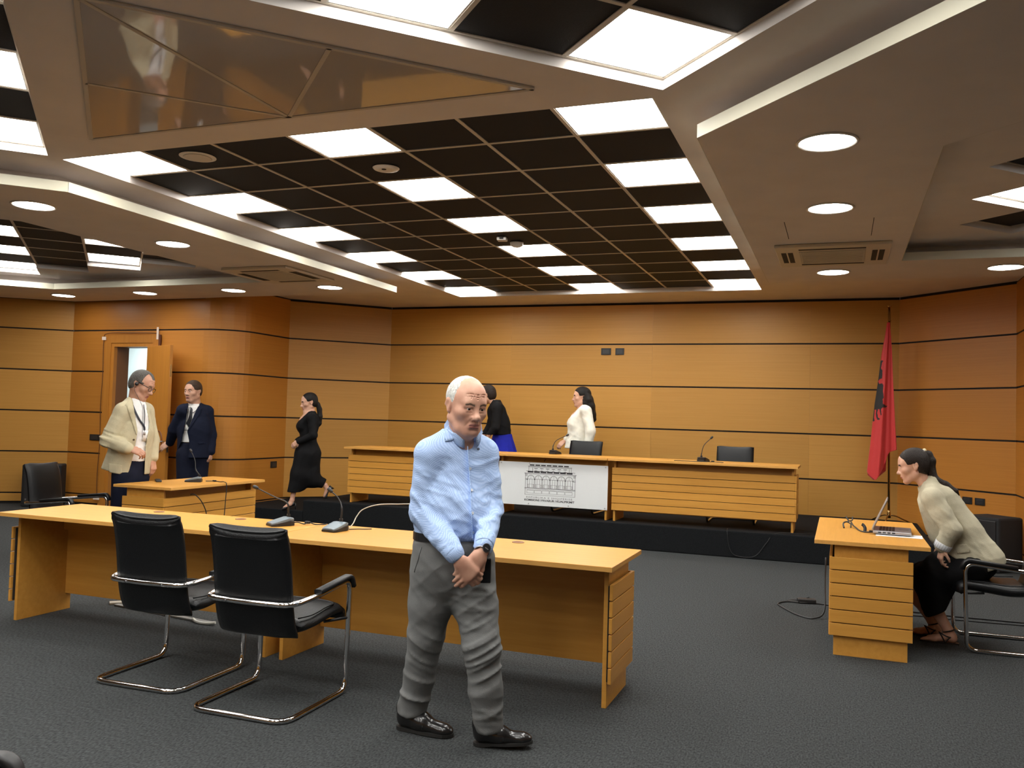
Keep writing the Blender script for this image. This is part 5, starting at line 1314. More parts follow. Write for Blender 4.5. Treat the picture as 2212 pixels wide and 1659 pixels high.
# ------------------------------------------------------------------ helpers for the other figures
def sdpoly(P):
    """2-D signed distance to a polygon, on (x, z)"""
    P = np.array(P, float); n = len(P)
    def fn(X, Z):
        X, Z = np.broadcast_arrays(X, Z); d = np.full(X.shape, 1e9); s = np.ones(X.shape)
        for i in range(n):
            a, b = P[i], P[i - 1]; ex, ez = b - a; wx, wz = X - a[0], Z - a[1]
            t = np.clip((wx * ex + wz * ez) / (ex * ex + ez * ez), 0, 1); d = np.minimum(d, (wx - ex * t) ** 2 + (wz - ez * t) ** 2)
            c1 = Z >= a[1]; c2 = Z < b[1]; c3 = ex * wz > ez * wx
            s = np.where((c1 & c2 & c3) | (~c1 & ~c2 & ~c3), -s, s)
        return s * np.sqrt(d)
    return fn
def cut_front(F, P, ymax):
    q = sdpoly(P); F.clip(lambda X, Y, Z: -np.maximum(q(X, Z), Y - ymax))
def scalp(H, parent, m, t=0.007, line=0.045, rise=0.9, side=0.02, low=-0.05, noise_=0.0005, extra=None, bald=None, seed=1):
    """hair shell on the skull: kept behind a hair line that runs up from the temples"""
    o, s = H.o, H.s; G = Field(axis(o[0] - 0.15, o[0] + 0.15, 0.005), axis(o[1] - 0.15, o[1] + 0.15, 0.005), axis(o[2] - 0.13, o[2] + 0.16, 0.005))
    G.put(H.ell((0, -0.016, 0.035), (0.076 + t, 0.098 + t, 0.087 + t)), 0.001); G.put(H.ell((0, -0.03, -0.02), (0.066 + t, 0.075 + t, 0.06 + t)), 0.03)
    def keep(X, Y, Z):
        a, y, z = H.loc(X, Y, Z); aa = np.abs(a)
        hl = line + rise * np.minimum(0, 0.085 - z) * 0 + np.where(z > 0.055, 0.0 + 1.4 * (z - 0.055), -0.38 * (0.055 - z)) - side * (aa < 0.03) * 0
        d = y - hl
        if bald is not None: d = np.maximum(d, bald(aa, y, z))
        d = np.maximum(d, np.where((y > -0.022) & (aa > 0.045), 0.014 - z - 0.3 * np.maximum(0, -y), -1))
        ear = np.minimum(0.018 - np.abs(y + 0.012), 0.022 - np.abs(z + 0.006)); d = np.maximum(d, np.where(aa > 0.05, ear, -1))
        return np.maximum(d, low - z - 0.5 * np.maximum(0, -y - 0.03)) * s
    G.clip(keep)
    if noise_: G.F += np.random.RandomState(seed).normal(0, noise_, G.F.shape).astype(f32)
    return G.mesh('hair', [m], parent, None, 1)
def lock(parent, pts, rs, m, flat=None, fac=1.0, seed=2, h_=0.006, name='ponytail', amp=0.003):
    P = np.array(pts); r = max(rs) + 0.02
    G = Field(axis(P[:, 0].min() - r, P[:, 0].max() + r, h_), axis(P[:, 1].min() - r, P[:, 1].max() + r, h_), axis(P[:, 2].min() - r, P[:, 2].max() + r, h_))
    for a, b, ra, rb in zip(pts, pts[1:], rs, rs[1:]): G.put(cap(a, b, ra, rb, flat, fac), 0.015)
    if amp: G.warp(wrinkle(seed, amp, 0.02, [(1, 0.3, 0.1), (0.4, 1, 0.1)], True), P.min(0) - r, P.max(0) + r)
    return G.mesh(name, [m], parent, None, 1)
NAVY = cloth('suit_navy', (0.0095, 0.0125, 0.028), bscale=300); TROUS = cloth('trousers_navy', (0.009, 0.011, 0.024), bscale=300)
LINEN = cloth('linen_beige', (0.50, 0.445, 0.30), bump=0.3, bscale=260); COTTON = cloth('cotton_white', (0.80, 0.79, 0.78)); SHIRTW = cloth('shirt_white', (0.82, 0.81, 0.79))
BLACKC = cloth('crepe_black', (0.008, 0.008, 0.009)); IVORY = cloth('jacket_ivory', (0.80, 0.79, 0.70)); LINEN2 = cloth('linen_sand', (0.52, 0.475, 0.345), bump=0.3, bscale=260)
ROYAL = cloth('skirt_royal_blue', (0.015, 0.02, 0.30)); STRIPE = cloth('lining_stripe', (0.75, 0.76, 0.78))
LANY = mat('lanyard_black', (0.015, 0.017, 0.03), 0.6); CARD = mat('badge_card', (0.82, 0.82, 0.82), 0.35); PHOTO = mat('badge_print', (0.35, 0.30, 0.28), 0.5)
def ribbon3(name, pts, w, m, parent, th=0.0015):
    bm = bmesh.new(); sweep(bm, spline(pts, 6), 1, prof=[(-th, -w / 2), (th, -w / 2), (th, w / 2), (-th, w / 2)]); return bm_obj(name, bm, m, parent)

# ------------------------------------------------------------------ 2: the man in the beige blazer
def person_blazer():
    S = 1.2027; R = empty('person', (-5.626 * S, 5.791 * S, 1.5 * (1 - S)), math.radians(44.17), 'man in beige blazer over white tee with lanyard, glasses and earpiece, looking down', 'person'); R.scale = (S, S, S)
    FL = 1.5 - 1.5 / S
    fw = nrm((0.72, -0.69, 0)); H = Frame((0.050, -0.010, 1.692), (0.80, -0.45, -0.40), (0.25, 0, 1), 0.98)
    sR, sL = (-0.085, -0.105, 1.462), (0.085, 0.110, 1.470); eR, eL = (-0.190, -0.135, 1.225), (0.150, 0.10, 1.22); wR, wL = (-0.035, -0.235, 1.160), (0.160, 0.04, 1.06)
    F = Field(axis(-0.27, 0.26, 0.011, [(-0.05, 0.20, 0.0045)]), axis(-0.34, 0.20, 0.011, [(-0.32, 0.08, 0.0048)]), axis(FL + 0.02, 1.86, 0.013, [(0.94, 1.20, 0.0048), (1.53, 1.83, 0.0042)]))
    head(F, H, age=0.5)
    F.put(cap((0.0, 0.01, 1.50), H.p((0, -0.025, -0.05)), 0.062, 0.056), 0.03); F.put(cap((0.02, -0.02, 1.52), H.p((0, 0.03, -0.09)), 0.04, 0.036), 0.03)
    F.put(cap((0, 0, 1.05), (0, 0, 1.42), 0.10, 0.09), 0.05); F.put(cap(sR, sL, 0.04), 0.04)
    for s_, e_, w_ in ((sR, eR, wR), (sL, eL, wL)):
        for p in chain([s_, e_, w_], [0.036, 0.03, 0.025]): F.put(p, 0.02)
    for x, y in ((-0.05, -0.07), (0.03, 0.07)):
        for p in chain([(x, y, 0.95), (x - 0.01, y, 0.62), (x - 0.02, y, FL + 0.08)], [0.065, 0.045, 0.03]): F.put(p, 0.03)
    hand(F, (-0.030, -0.238, 1.160), (0.86, -0.15, -0.28), (0.15, -0.75, 0.62), 0.98, -1, (0.55, 0.6, 0.65, 0.7), 0.6)
    hand(F, (0.162, 0.03, 1.055), (0.10, -0.15, -1), (0.75, -0.65, 0.1), 0.95, 1, (0.45, 0.5, 0.55, 0.6), 0.5)
    F.mesh('body', [SK_T, LIPM, BROWG], R, head_mats(H), 1); eyes(H, R, (0, 1, -0.5))
    scalp(H, R, H_GREY, 0.0108, 0.058, bald=lambda a, y, z: np.where(a > 0.028, np.where(z > 0.03, y - 0.022, -1), -1), noise_=0.0009)
    # tee
    F = Field(axis(-0.2, 0.22, 0.008), axis(-0.22, 0.2, 0.008), axis(1.0, 1.6, 0.008))
    F.put(cap((0.005, -0.005, 1.06), (0.01, 0, 1.30), 0.142, 0.146, fw, 1.28), 0.02); F.put(cap((0.01, 0, 1.30), (0.005, 0.0, 1.42), 0.146, 0.125, fw, 1.3), 0.04); F.put(cap((0.01, 0, 1.44), (0.012, -0.005, 1.53), 0.10, 0.070), 0.05)
    F.warp(wrinkle(3, 0.008, 0.05, [(0.3, 0, 1), (-0.3, 0, 1)], True), (-1, -1, 1.0), (1, 1, 1.32))
    F.clip(lambda X, Y, Z: 1.045 - Z + 0 * X + 0 * Y); F.mesh('tee_shirt', [COTTON], R, None, 1); BS = [F.bvh]
    # blazer
    F = Field(axis(-0.29, 0.25, 0.0075), axis(-0.30, 0.24, 0.0075), axis(0.88, 1.62, 0.0075))
    F.put(cap((-0.02, 0, 0.95), (0.0, 0, 1.28), 0.185, 0.172, fw, 1.22), 0.02); F.put(cap((0, 0, 1.28), (0.0, 0.0, 1.42), 0.172, 0.145, fw, 1.22), 0.04); F.put(ell((-0.06, 0.02, 1.36), (0.13, 0.15, 0.14)), 0.05)
    F.put(cap(sR, sL, 0.062), 0.05); F.put(cap((-0.012, 0.01, 1.53), sR, 0.055, 0.060), 0.05); F.put(cap((-0.012, 0.01, 1.53), sL, 0.055, 0.060), 0.05)
    F.put(cap((-0.10, 0.02, 0.94), (-0.05, 0.0, 1.15), 0.145, 0.13), 0.05)
    for p in chain([sR, eR, lerp(eR, wR, 0.55), lerp(eR, wR, 0.98)], [0.072, 0.064, 0.056, 0.050]): F.put(p, 0.022)
    for p in chain([sL, eL, lerp(eL, wL, 0.9)], [0.07, 0.06, 0.05]): F.put(p, 0.022)
    F.warp(wrinkle(21, 0.005, 0.10, [(0.4, 0, 0.9), (-0.7, 0, 0.6)], True), (-1, -1, 0.9), (1, 1, 1.5))
    g, lo, hi = gate(wrinkle(5, 0.017, 0.06, [(0.3, 0, 0.95)], True), eR, 0.10); F.warp(g, lo, hi)
    F.clip(lambda X, Y, Z: (0.935 - 0.22 * np.minimum(X + 0.04, 0)) - Z + 0 * Y)
    OP = [(-0.030, 1.62), (-0.012, 1.52), (0.030, 1.29), (0.012, 1.12), (-0.045, 0.86), (0.098, 0.86), (0.100, 1.187), (0.122, 1.365), (0.075, 1.56), (0.07, 1.62)]
    cut_front(F, OP, 0.03); F.clip(lambda X, Y, Z: 0.060 - np.sqrt((X - 0.02) ** 2 + (Y + 0.005) ** 2) - 8 * np.maximum(0, 1.525 - Z))
    F.mesh('blazer', [LINEN], R, None, 1); B = [F.bvh]
    patch('lapel', [(-0.035, 1.565), (-0.078, 1.515), (-0.060, 1.500), (0.022, 1.27), (0.028, 1.30), (-0.010, 1.50), (-0.018, 1.55)], B, LINEN, R, 0.004, 0.004)
    patch('pocket', [(-0.175, 1.03), (-0.075, 1.02), (-0.075, 0.955), (-0.09, 0.945), (-0.16, 0.955), (-0.175, 0.97)], B, LINEN, R, 0.0025, 0.004)
    button(R, B, 0.004, 1.23, 0.009, mat('horn', (0.10, 0.07, 0.04), 0.4))
    # trousers
    F = Field(axis(-0.25, 0.22, 0.01), axis(-0.22, 0.2, 0.01), axis(FL + 0.02, 1.10, 0.01))
    F.put(cap((0.0, 0, 0.92), (0.0, 0, 1.06), 0.150, 0.146, fw, 1.25), 0.02)
    for x, y in ((-0.055, -0.075), (0.045, 0.065)):
        for p in chain([(x, y, 0.93), (x - 0.015, y, 0.62), (x - 0.03, y, FL + 0.06)], [0.100, 0.078, 0.068]): F.put(p, 0.03)
    F.clip(lambda X, Y, Z: Z - 1.06 + 0 * X + 0 * Y); F.mesh('trousers', [TROUS], R, None, 1)
    for y in (-0.075, 0.065): shoe(R, (-0.12 + (y > 0) * 0.09, y + 0.03, FL), (0.10 + (y > 0) * 0.09, y - 0.08, FL))
    # lanyard, badge, glasses, earpiece
    ALL = BS + B
    ribbon('lanyard', [(-0.038, 1.575), (-0.005, 1.49), (0.040, 1.40), (0.078, 1.345), (0.085, 1.31)], 0.016, BS, LANY, R, 0.010); ribbon('lanyard', [(0.070, 1.525), (0.082, 1.45), (0.083, 1.38), (0.082, 1.345), (0.085, 1.30)], 0.016, BS, LANY, R, 0.011)
    bd = patch('badge', [(0.068, 1.31), (0.118, 1.305), (0.118, 1.215), (0.068, 1.22)], BS, CARD, R, 0.014, 0.002, 1); patch('print', [(0.075, 1.295), (0.093, 1.294), (0.093, 1.270), (0.075, 1.271)], BS, PHOTO, bd, 0.0165, 0.001, 1); patch('print', [(0.100, 1.245), (0.110, 1.244), (0.110, 1.230), (0.100, 1.231)], BS, PHOTO, bd, 0.0165, 0.001, 1)
    GL = mat('glasses_black', (0.012, 0.012, 0.014), 0.3); g = bmesh.new()
    for q in (-1, 1):
        sweep(g, [H.p((q * 0.079, -0.015, 0.014)), H.p((q * 0.079, 0.05, 0.012)), H.p((q * 0.066, 0.098, 0.010))], 0.0028, 6)
        sweep(g, [H.p((q * 0.035 + 0.026 * np.sign(math.cos(a)) * abs(math.cos(a)) ** 0.6, 0.102 - 0.10 * abs(q * 0.035 + 0.026 * math.cos(a)) ** 1.4, -0.001 + 0.016 * np.sign(math.sin(a)) * abs(math.sin(a)) ** 0.6)) for a in [2 * PI * k / 20 for k in range(20)]], 0.0022, 5, True)
    sweep(g, [H.p((-0.010, 0.103, 0.004)), H.p((0.010, 0.103, 0.004))], 0.002, 5); bm_obj('glasses', g, GL, R)
    for q in (-1, 1):
        g = bmesh.new(); bmesh.ops.create_uvsphere(g, u_segments=14, v_segments=10, radius=0.017 * H.s); bm_obj('earpiece', g, GL, R, True, loc=tuple(H.p((q * 0.086, -0.004, -0.004))))
    sd = -1 if H.p((-0.08, 0, 0))[1] < H.p((0.08, 0, 0))[1] else 1
    tube('earpiece_wire', spline([tuple(H.p((sd * 0.088, 0.0, -0.02))), tuple(H.p((sd * 0.085, 0.005, -0.06))), (0.055, -0.135, 1.52), (0.062, -0.150, 1.45), (0.070, -0.165, 1.25)], 6), 0.0016, LANY, R, 5)
person_blazer()

# ------------------------------------------------------------------ 3: the man in the navy suit
def person_suit():
    S = 1.25; R = empty('person', (-6.686 * S, 7.744 * S, 1.5 * (1 - S)), math.radians(40.81), 'man in navy suit, white shirt and black tie holding the open door', 'person'); R.scale = (S, S, S)
    FL = 0.30; fw = nrm((-0.45, -0.89, 0)); H = Frame((-0.018, -0.02, 1.697), (-0.62, -0.78, -0.06), (0, 0, 1), 0.95)
    sR, sL = (-0.105, -0.035, 1.478), (0.135, 0.055, 1.472); eR, eL = (-0.195, 0.09, 1.27), (0.188, 0.03, 1.22); wR, wL = (-0.236, 0.225, 1.115), (0.195, -0.03, 1.03)
    F = Field(axis(-0.34, 0.28, 0.012, [(-0.33, -0.20, 0.005), (-0.11, 0.08, 0.0045), (0.15, 0.24, 0.006)]), axis(-0.22, 0.36, 0.012, [(-0.13, 0.10, 0.0048), (0.2, 0.33, 0.006)]), axis(FL + 0.02, 1.86, 0.014, [(0.93, 1.13, 0.005), (1.56, 1.83, 0.0044)]))
    head(F, H, jaw=1.1)
    F.put(cap((0.01, 0.02, 1.50), H.p((0, -0.02, -0.05)), 0.066, 0.060), 0.03)
    F.put(cap((0.01, 0.01, 1.0), (0.01, 0.01, 1.42), 0.10, 0.09), 0.05); F.put(cap(sR, sL, 0.04), 0.04)
    for s_, e_, w_ in ((sR, eR, wR), (sL, eL, wL)):
        for p in chain([s_, e_, w_], [0.036, 0.03, 0.025]): F.put(p, 0.02)
    for x in (-0.06, 0.085):
        for p in chain([(x, 0.01, 0.95), (x, 0.01, 0.65), (x, 0.03, FL + 0.08)], [0.065, 0.045, 0.03]): F.put(p, 0.03)
    hand(F, (-0.238, 0.228, 1.112), (-0.80, 0.10, -0.55), (-0.25, -0.85, 0.35), 0.92, 1, (0.25, 0.3, 0.3, 0.35), 0.2)
    hand(F, (0.195, -0.03, 1.03), (-0.05, -0.15, -1), (0.8, -0.5, 0.1), 0.9, 1, (0.8, 0.85, 0.9, 0.95), 0.6)
    F.mesh('body', [SK_L, LIPM, BROWG], R, head_mats(H), 1); eyes(H, R, (0, 1, -0.25))
    scalp(H, R, H_BROWN, 0.0105, 0.070, noise_=0.0006, low=-0.03)
    c0 = np.array((0.015, 0.01, 0))
    F = Field(axis(-0.2, 0.22, 0.009), axis(-0.2, 0.2, 0.009), axis(1.1, 1.6, 0.009))
    F.put(cap(c0 + (0, 0, 1.14), c0 + (0, 0, 1.42), 0.150, 0.130, fw, 1.25), 0.02); F.put(cap(c0 + (0, 0, 1.42), (0.0, 0.01, 1.53), 0.10, 0.066), 0.05)
    F.clip(lambda X, Y, Z: 1.135 - Z + 0 * X + 0 * Y); F.mesh('shirt', [SHIRTW], R, None, 1); BS = [F.bvh]
    collar('collar', (0.0, -0.005, 1.522), (-0.5, -0.86, -0.1), (0, -0.12, 1), 0.066, 0.030, 0.040, SHIRTW, R, 0.16, 1.0, 0.020)
    patch('tie', [(-0.036, 1.520), (-0.012, 1.522), (-0.018, 1.492), (-0.014, 1.40), (-0.045, 1.30), (-0.068, 1.34), (-0.040, 1.44), (-0.032, 1.492)], BS, mat('tie_black', (0.010, 0.011, 0.018), 0.5), R, 0.005, 0.004)
    F = Field(axis(-0.28, 0.28, 0.008), axis(-0.22, 0.30, 0.008), axis(0.90, 1.62, 0.008))
    F.put(cap(c0 + (0, 0, 0.98), c0 + (0, 0, 1.28), 0.178, 0.182, fw, 1.25), 0.02); F.put(cap(c0 + (0, 0, 1.28), c0 + (0, 0, 1.42), 0.182, 0.150, fw, 1.25), 0.04)
    F.put(cap(sR, sL, 0.064), 0.05); F.put(cap((0.012, 0.03, 1.52), sR, 0.050, 0.060), 0.05); F.put(cap((0.012, 0.03, 1.52), sL, 0.050, 0.060), 0.05)
    for p in chain([sR, eR, lerp(eR, wR, 0.95)], [0.070, 0.062, 0.048]): F.put(p, 0.025)
    for p in chain([sL, eL, lerp(eL, wL, 0.95)], [0.072, 0.064, 0.050]): F.put(p, 0.025)
    F.warp(wrinkle(31, 0.004, 0.10, [(0.4, 0, 0.9), (-0.7, 0, 0.6)], True), (-1, -1, 0.9), (1, 1, 1.5))
    F.clip(lambda X, Y, Z: 0.965 - Z + 0 * X + 0 * Y)
    cut_front(F, [(-0.050, 1.62), (-0.062, 1.53), (-0.108, 1.159), (-0.150, 1.03), (-0.165, 0.90), (-0.040, 0.90), (-0.034, 1.153), (-0.058, 1.255), (-0.008, 1.40), (0.050, 1.552), (0.05, 1.62)], 0.02)
    F.clip(lambda X, Y, Z: 0.062 - np.sqrt((X - 0.0) ** 2 + (Y - 0.0) ** 2) - 8 * np.maximum(0, 1.505 - Z))
    F.mesh('jacket', [NAVY], R, None, 1); B = [F.bvh]
    patch('lapel', [(0.046, 1.545), (0.085, 1.50), (0.062, 1.485), (0.070, 1.46), (-0.045, 1.265), (-0.055, 1.262), (-0.006, 1.40)], B, NAVY, R, 0.004, 0.004)
    patch('lapel', [(-0.060, 1.54), (-0.085, 1.50), (-0.072, 1.48), (-0.105, 1.25), (-0.098, 1.22)], B, NAVY, R, 0.004, 0.004)
    patch('pocket', [(0.06, 1.14), (0.13, 1.145), (0.13, 1.125), (0.06, 1.12)], B, NAVY, R, 0.003, 0.004, 2)
    F = Field(axis(-0.22, 0.24, 0.011), axis(-0.18, 0.18, 0.011), axis(FL + 0.02, 1.17, 0.011))
    F.put(cap(c0 + (0, 0, 1.0), c0 + (0, 0, 1.12), 0.150, 0.148, fw, 1.25), 0.02)
    for x in (-0.065, 0.09):
        for p in chain([(x, 0.01, 1.0), (x, 0.01, 0.65), (x, 0.03, FL + 0.06)], [0.100, 0.080, 0.068]): F.put(p, 0.03)
    F.clip(lambda X, Y, Z: Z - 1.13 + 0 * X + 0 * Y); F.mesh('trousers', [TROUS], R, None, 1)
    for x in (-0.065, 0.09): shoe(R, (x + 0.04, 0.07, FL), (x - 0.06, -0.14, FL))
    ribbon('lanyard', [(-0.048, 1.515), (-0.058, 1.45), (-0.066, 1.38), (-0.072, 1.34)], 0.010, BS, LANY, R, 0.009); ribbon('lanyard', [(0.040, 1.50), (0.010, 1.475), (-0.018, 1.455)], 0.009, BS, LANY, R, 0.010)
    bd = patch('badge', [(-0.090, 1.325), (-0.058, 1.325), (-0.058, 1.265), (-0.090, 1.265)], BS, CARD, R, 0.010, 0.002, 1); patch('print', [(-0.088, 1.318), (-0.074, 1.318), (-0.074, 1.305), (-0.088, 1.305)], BS, mat('print_red', (0.5, 0.05, 0.05), 0.5), bd, 0.0125, 0.001, 1)
person_suit()

# ------------------------------------------------------------------ 4: the woman in black on the step
def person_black():
    R = empty('person', (-6.95, 10.35, 0.15), math.radians(33.88), 'woman in black wrap top and wide black trousers stepping down off the platform', 'person')
    fw = nrm((-0.96, -0.25, 0)); H = Frame((0.004, -0.005, 1.492), (-0.95, -0.20, -0.20), (0, 0, 1), 1.06)
    sN, sF = (0.050, -0.150, 1.275), (0.035, 0.15, 1.285); eN, wN = (0.080, -0.195, 1.04), (-0.120, -0.14, 0.945); eF, wF = (0.03, 0.19, 1.04), (-0.14, 0.02, 0.95)
    F = Field(axis(-0.34, 0.40, 0.013, [(-0.22, 0.10, 0.0052)]), axis(-0.26, 0.24, 0.013, [(-0.19, 0.10, 0.0055)]), axis(0.0, 1.66, 0.014, [(0.0, 0.36, 0.007), (0.88, 1.0, 0.0055), (1.33, 1.63, 0.005)]))
    head(F, H, True, jaw=0.95)
    F.put(cap((0.03, 0.0, 1.32), H.p((0, -0.025, -0.05)), 0.048, 0.045), 0.03); F.put(cap((-0.02, 0, 1.15), (0.02, 0, 1.30), 0.095, 0.09), 0.05); F.put(ell((-0.055, -0.005, 1.22), (0.07, 0.10, 0.08)), 0.04)
    F.put(cap(sN, sF, 0.035), 0.04); F.put(cap((0, 0, 0.85), (0, 0, 1.1), 0.09), 0.04)
    for s_, e_, w_ in ((sN, eN, wN), (sF, eF, wF)):
        for p in chain([s_, e_, w_], [0.032, 0.027, 0.022]): F.put(p, 0.02)
    for p in chain([(-0.03, -0.03, 0.85), (-0.12, -0.03, 0.48), (-0.175, -0.03, 0.13)], [0.06, 0.042, 0.030]): F.put(p, 0.02)
    for p in chain([(-0.175, -0.03, 0.13), (-0.195, -0.035, 0.085), (-0.275, -0.055, 0.030)], [0.031, 0.030, 0.020]): F.put(p, 0.02)
    for p in chain([(0.05, 0.05, 0.85), (0.06, 0.05, 0.47), (0.270, 0.03, 0.335)], [0.06, 0.042, 0.032]): F.put(p, 0.02)
    for p in chain([(0.270, 0.03, 0.335), (0.300, 0.02, 0.29), (0.262, 0.01, 0.19)], [0.032, 0.030, 0.020]): F.put(p, 0.02)
    hand(F, wN, (-0.75, 0.15, -0.55), (-0.2, -0.9, 0.1), 0.92, -1, (0.6, 0.65, 0.7, 0.75), 0.5); hand(F, wF, (-0.5, -0.3, -0.7), (-0.6, 0.7, 0.1), 0.9, 1, (0.6, 0.65, 0.7, 0.75), 0.5)
    F.mesh('body', [SK_L, LIPF, BROWD], R, head_mats(H), 1); eyes(H, R, (0, 1, -0.4))
    scalp(H, R, H_BLACK, 0.009, 0.050, noise_=0.0002, low=-0.055)
    lock(R, [(0.095, 0.01, 1.50), (0.125, 0.01, 1.465), (0.150, 0.005, 1.40), (0.160, 0.0, 1.30), (0.163, 0.0, 1.20), (0.158, 0, 1.16)], [0.030, 0.032, 0.036, 0.036, 0.024, 0.008], H_BLACK)
    lock(R, [(0.098, 0.0, 1.500), (0.116, 0.005, 1.475)], [0.020, 0.019], mat('hair_tie_white', (0.7, 0.68, 0.66), 0.6), name='hair_tie', amp=0)
    F = Field(axis(-0.25, 0.24, 0.0085), axis(-0.28, 0.28, 0.0085), axis(0.85, 1.40, 0.0085))
    F.put(cap((0.012, 0, 0.90), (0.012, 0, 1.05), 0.118, 0.112, (1, 0, 0), 1.05), 0.02); F.put(cap((0.012, 0, 1.05), (0.03, 0, 1.24), 0.112, 0.115, (1, 0, 0), 1.1), 0.05); F.put(ell((-0.085, 0, 1.155), (0.075, 0.125, 0.085)), 0.05); F.put(ell((0.085, 0, 1.20), (0.07, 0.13, 0.13)), 0.05)
    for q in (-1, 1): F.put(cap((0.035, q * 0.070, 1.325), (-0.085, q * 0.065, 1.20), 0.046, 0.050), 0.03)
    F.put(cap(sN, sF, 0.055), 0.05); F.put(cap((0.05, 0, 1.335), sN, 0.045, 0.05), 0.04); F.put(cap((0.05, 0, 1.335), sF, 0.045, 0.05), 0.04)
    for p in chain([sN, eN, lerp(eN, wN, 0.95)], [0.062, 0.056, 0.040]): F.put(p, 0.02)
    for p in chain([sF, eF, lerp(eF, wF, 0.95)], [0.062, 0.056, 0.040]): F.put(p, 0.02)
    F.warp(wrinkle(41, 0.005, 0.08, [(0.4, 0, 0.9), (-0.7, 0, 0.6)], True), (-1, -1, 0.9), (1, 1, 1.4))
    q = sdpoly([(-0.20, 1.42), (0.055, 1.42), (0.005, 1.33), (-0.115, 1.205), (-0.20, 1.20)]); F.clip(lambda X, Y, Z: -np.maximum(q(X, Z), np.abs(Y + 0.01) - 0.014 - 0.26 * np.maximum(0, Z - 1.20)))
    F.mesh('wrap_top', [BLACKC], R, None, 1)
    F = Field(axis(-0.30, 0.36, 0.010), axis(-0.24, 0.24, 0.010), axis(0.20, 1.0, 0.010))
    F.put(cap((0.015, 0, 0.78), (0.012, 0, 0.96), 0.160, 0.118), 0.03)
    for p in chain([(-0.02, -0.03, 0.78), (-0.085, -0.03, 0.50), (-0.160, -0.035, 0.25)], [0.145, 0.120, 0.085]): F.put(p, 0.05)
    for p in chain([(0.045, 0.04, 0.78), (0.055, 0.04, 0.50), (0.075, 0.04, 0.42)], [0.150, 0.125, 0.115]): F.put(p, 0.05)
    F.put(cap((0.075, 0.04, 0.42), (0.245, 0.035, 0.365), 0.110, 0.070), 0.05); F.put(cap((-0.03, 0, 0.45), (-0.05, 0, 0.32), 0.11, 0.06), 0.05)
    F.warp(wrinkle(43, 0.009, 0.10, [(1, 0.3, 0.15), (0.8, -0.5, -0.2)], True), (-1, -1, 0.2), (1, 1, 0.9))
    F.clip(lambda X, Y, Z: np.where(X < 0.0, 0.245 - Z, 0.255 - Z) + 0 * Y); q2 = nrm((0.93, 0, -0.37)); F.clip(lambda X, Y, Z: np.where(X > 0.1, (X - 0.262) * 0.9 - (Z - 0.37) * 0.45, -1) + 0 * Y)
    F.mesh('wide_trousers', [BLACKC], R, None, 1)
    PUMP = mat('pump_black', (0.008, 0.008, 0.010), 0.35)
    for hl_, to, st_ in (((-0.135, -0.02, 0.075), (-0.298, -0.062, 0.001), ((-0.128, -0.018, 0.09), (-0.122, -0.018, 0.0))), ((0.318, 0.022, 0.315), (0.262, 0.008, 0.152), ((0.325, 0.024, 0.33), (0.392, 0.028, 0.29)))):
        h_, t_ = Vector(hl_), Vector(to); d = t_ - h_; H2 = Frame(h_, d, (0, 0, 1) if d.z > -0.1 else (0.9, 0, 0.4), d.length / 0.235)
        G = Field(axis(min(h_.x, t_.x) - 0.07, max(h_.x, t_.x) + 0.07, 0.006), axis(min(h_.y, t_.y) - 0.07, max(h_.y, t_.y) + 0.07, 0.006), axis(min(h_.z, t_.z) - 0.03, max(h_.z, t_.z) + 0.10, 0.006))
        G.put(H2.cap((0, 0.02, 0.02), (0, 0.19, 0.014), 0.031, 0.030, (0, 0, 1), 1.25), 0.02); G.put(H2.ell((0, 0.205, 0.012), (0.026, 0.045, 0.017)), 0.02); G.put(H2.cap((0, 0.02, 0.02), (0, 0.008, 0.055), 0.032, 0.030), 0.02)
        G.put(H2.cap((0, 0.06, 0.06), (0, 0.155, 0.055), 0.030, 0.022), 0.006, True)
        G.mesh('pump', [PUMP], R, None, 1); tube('stiletto', [st_[0], st_[1]], [0.013, 0.005], PUMP, R, 8)
person_black()

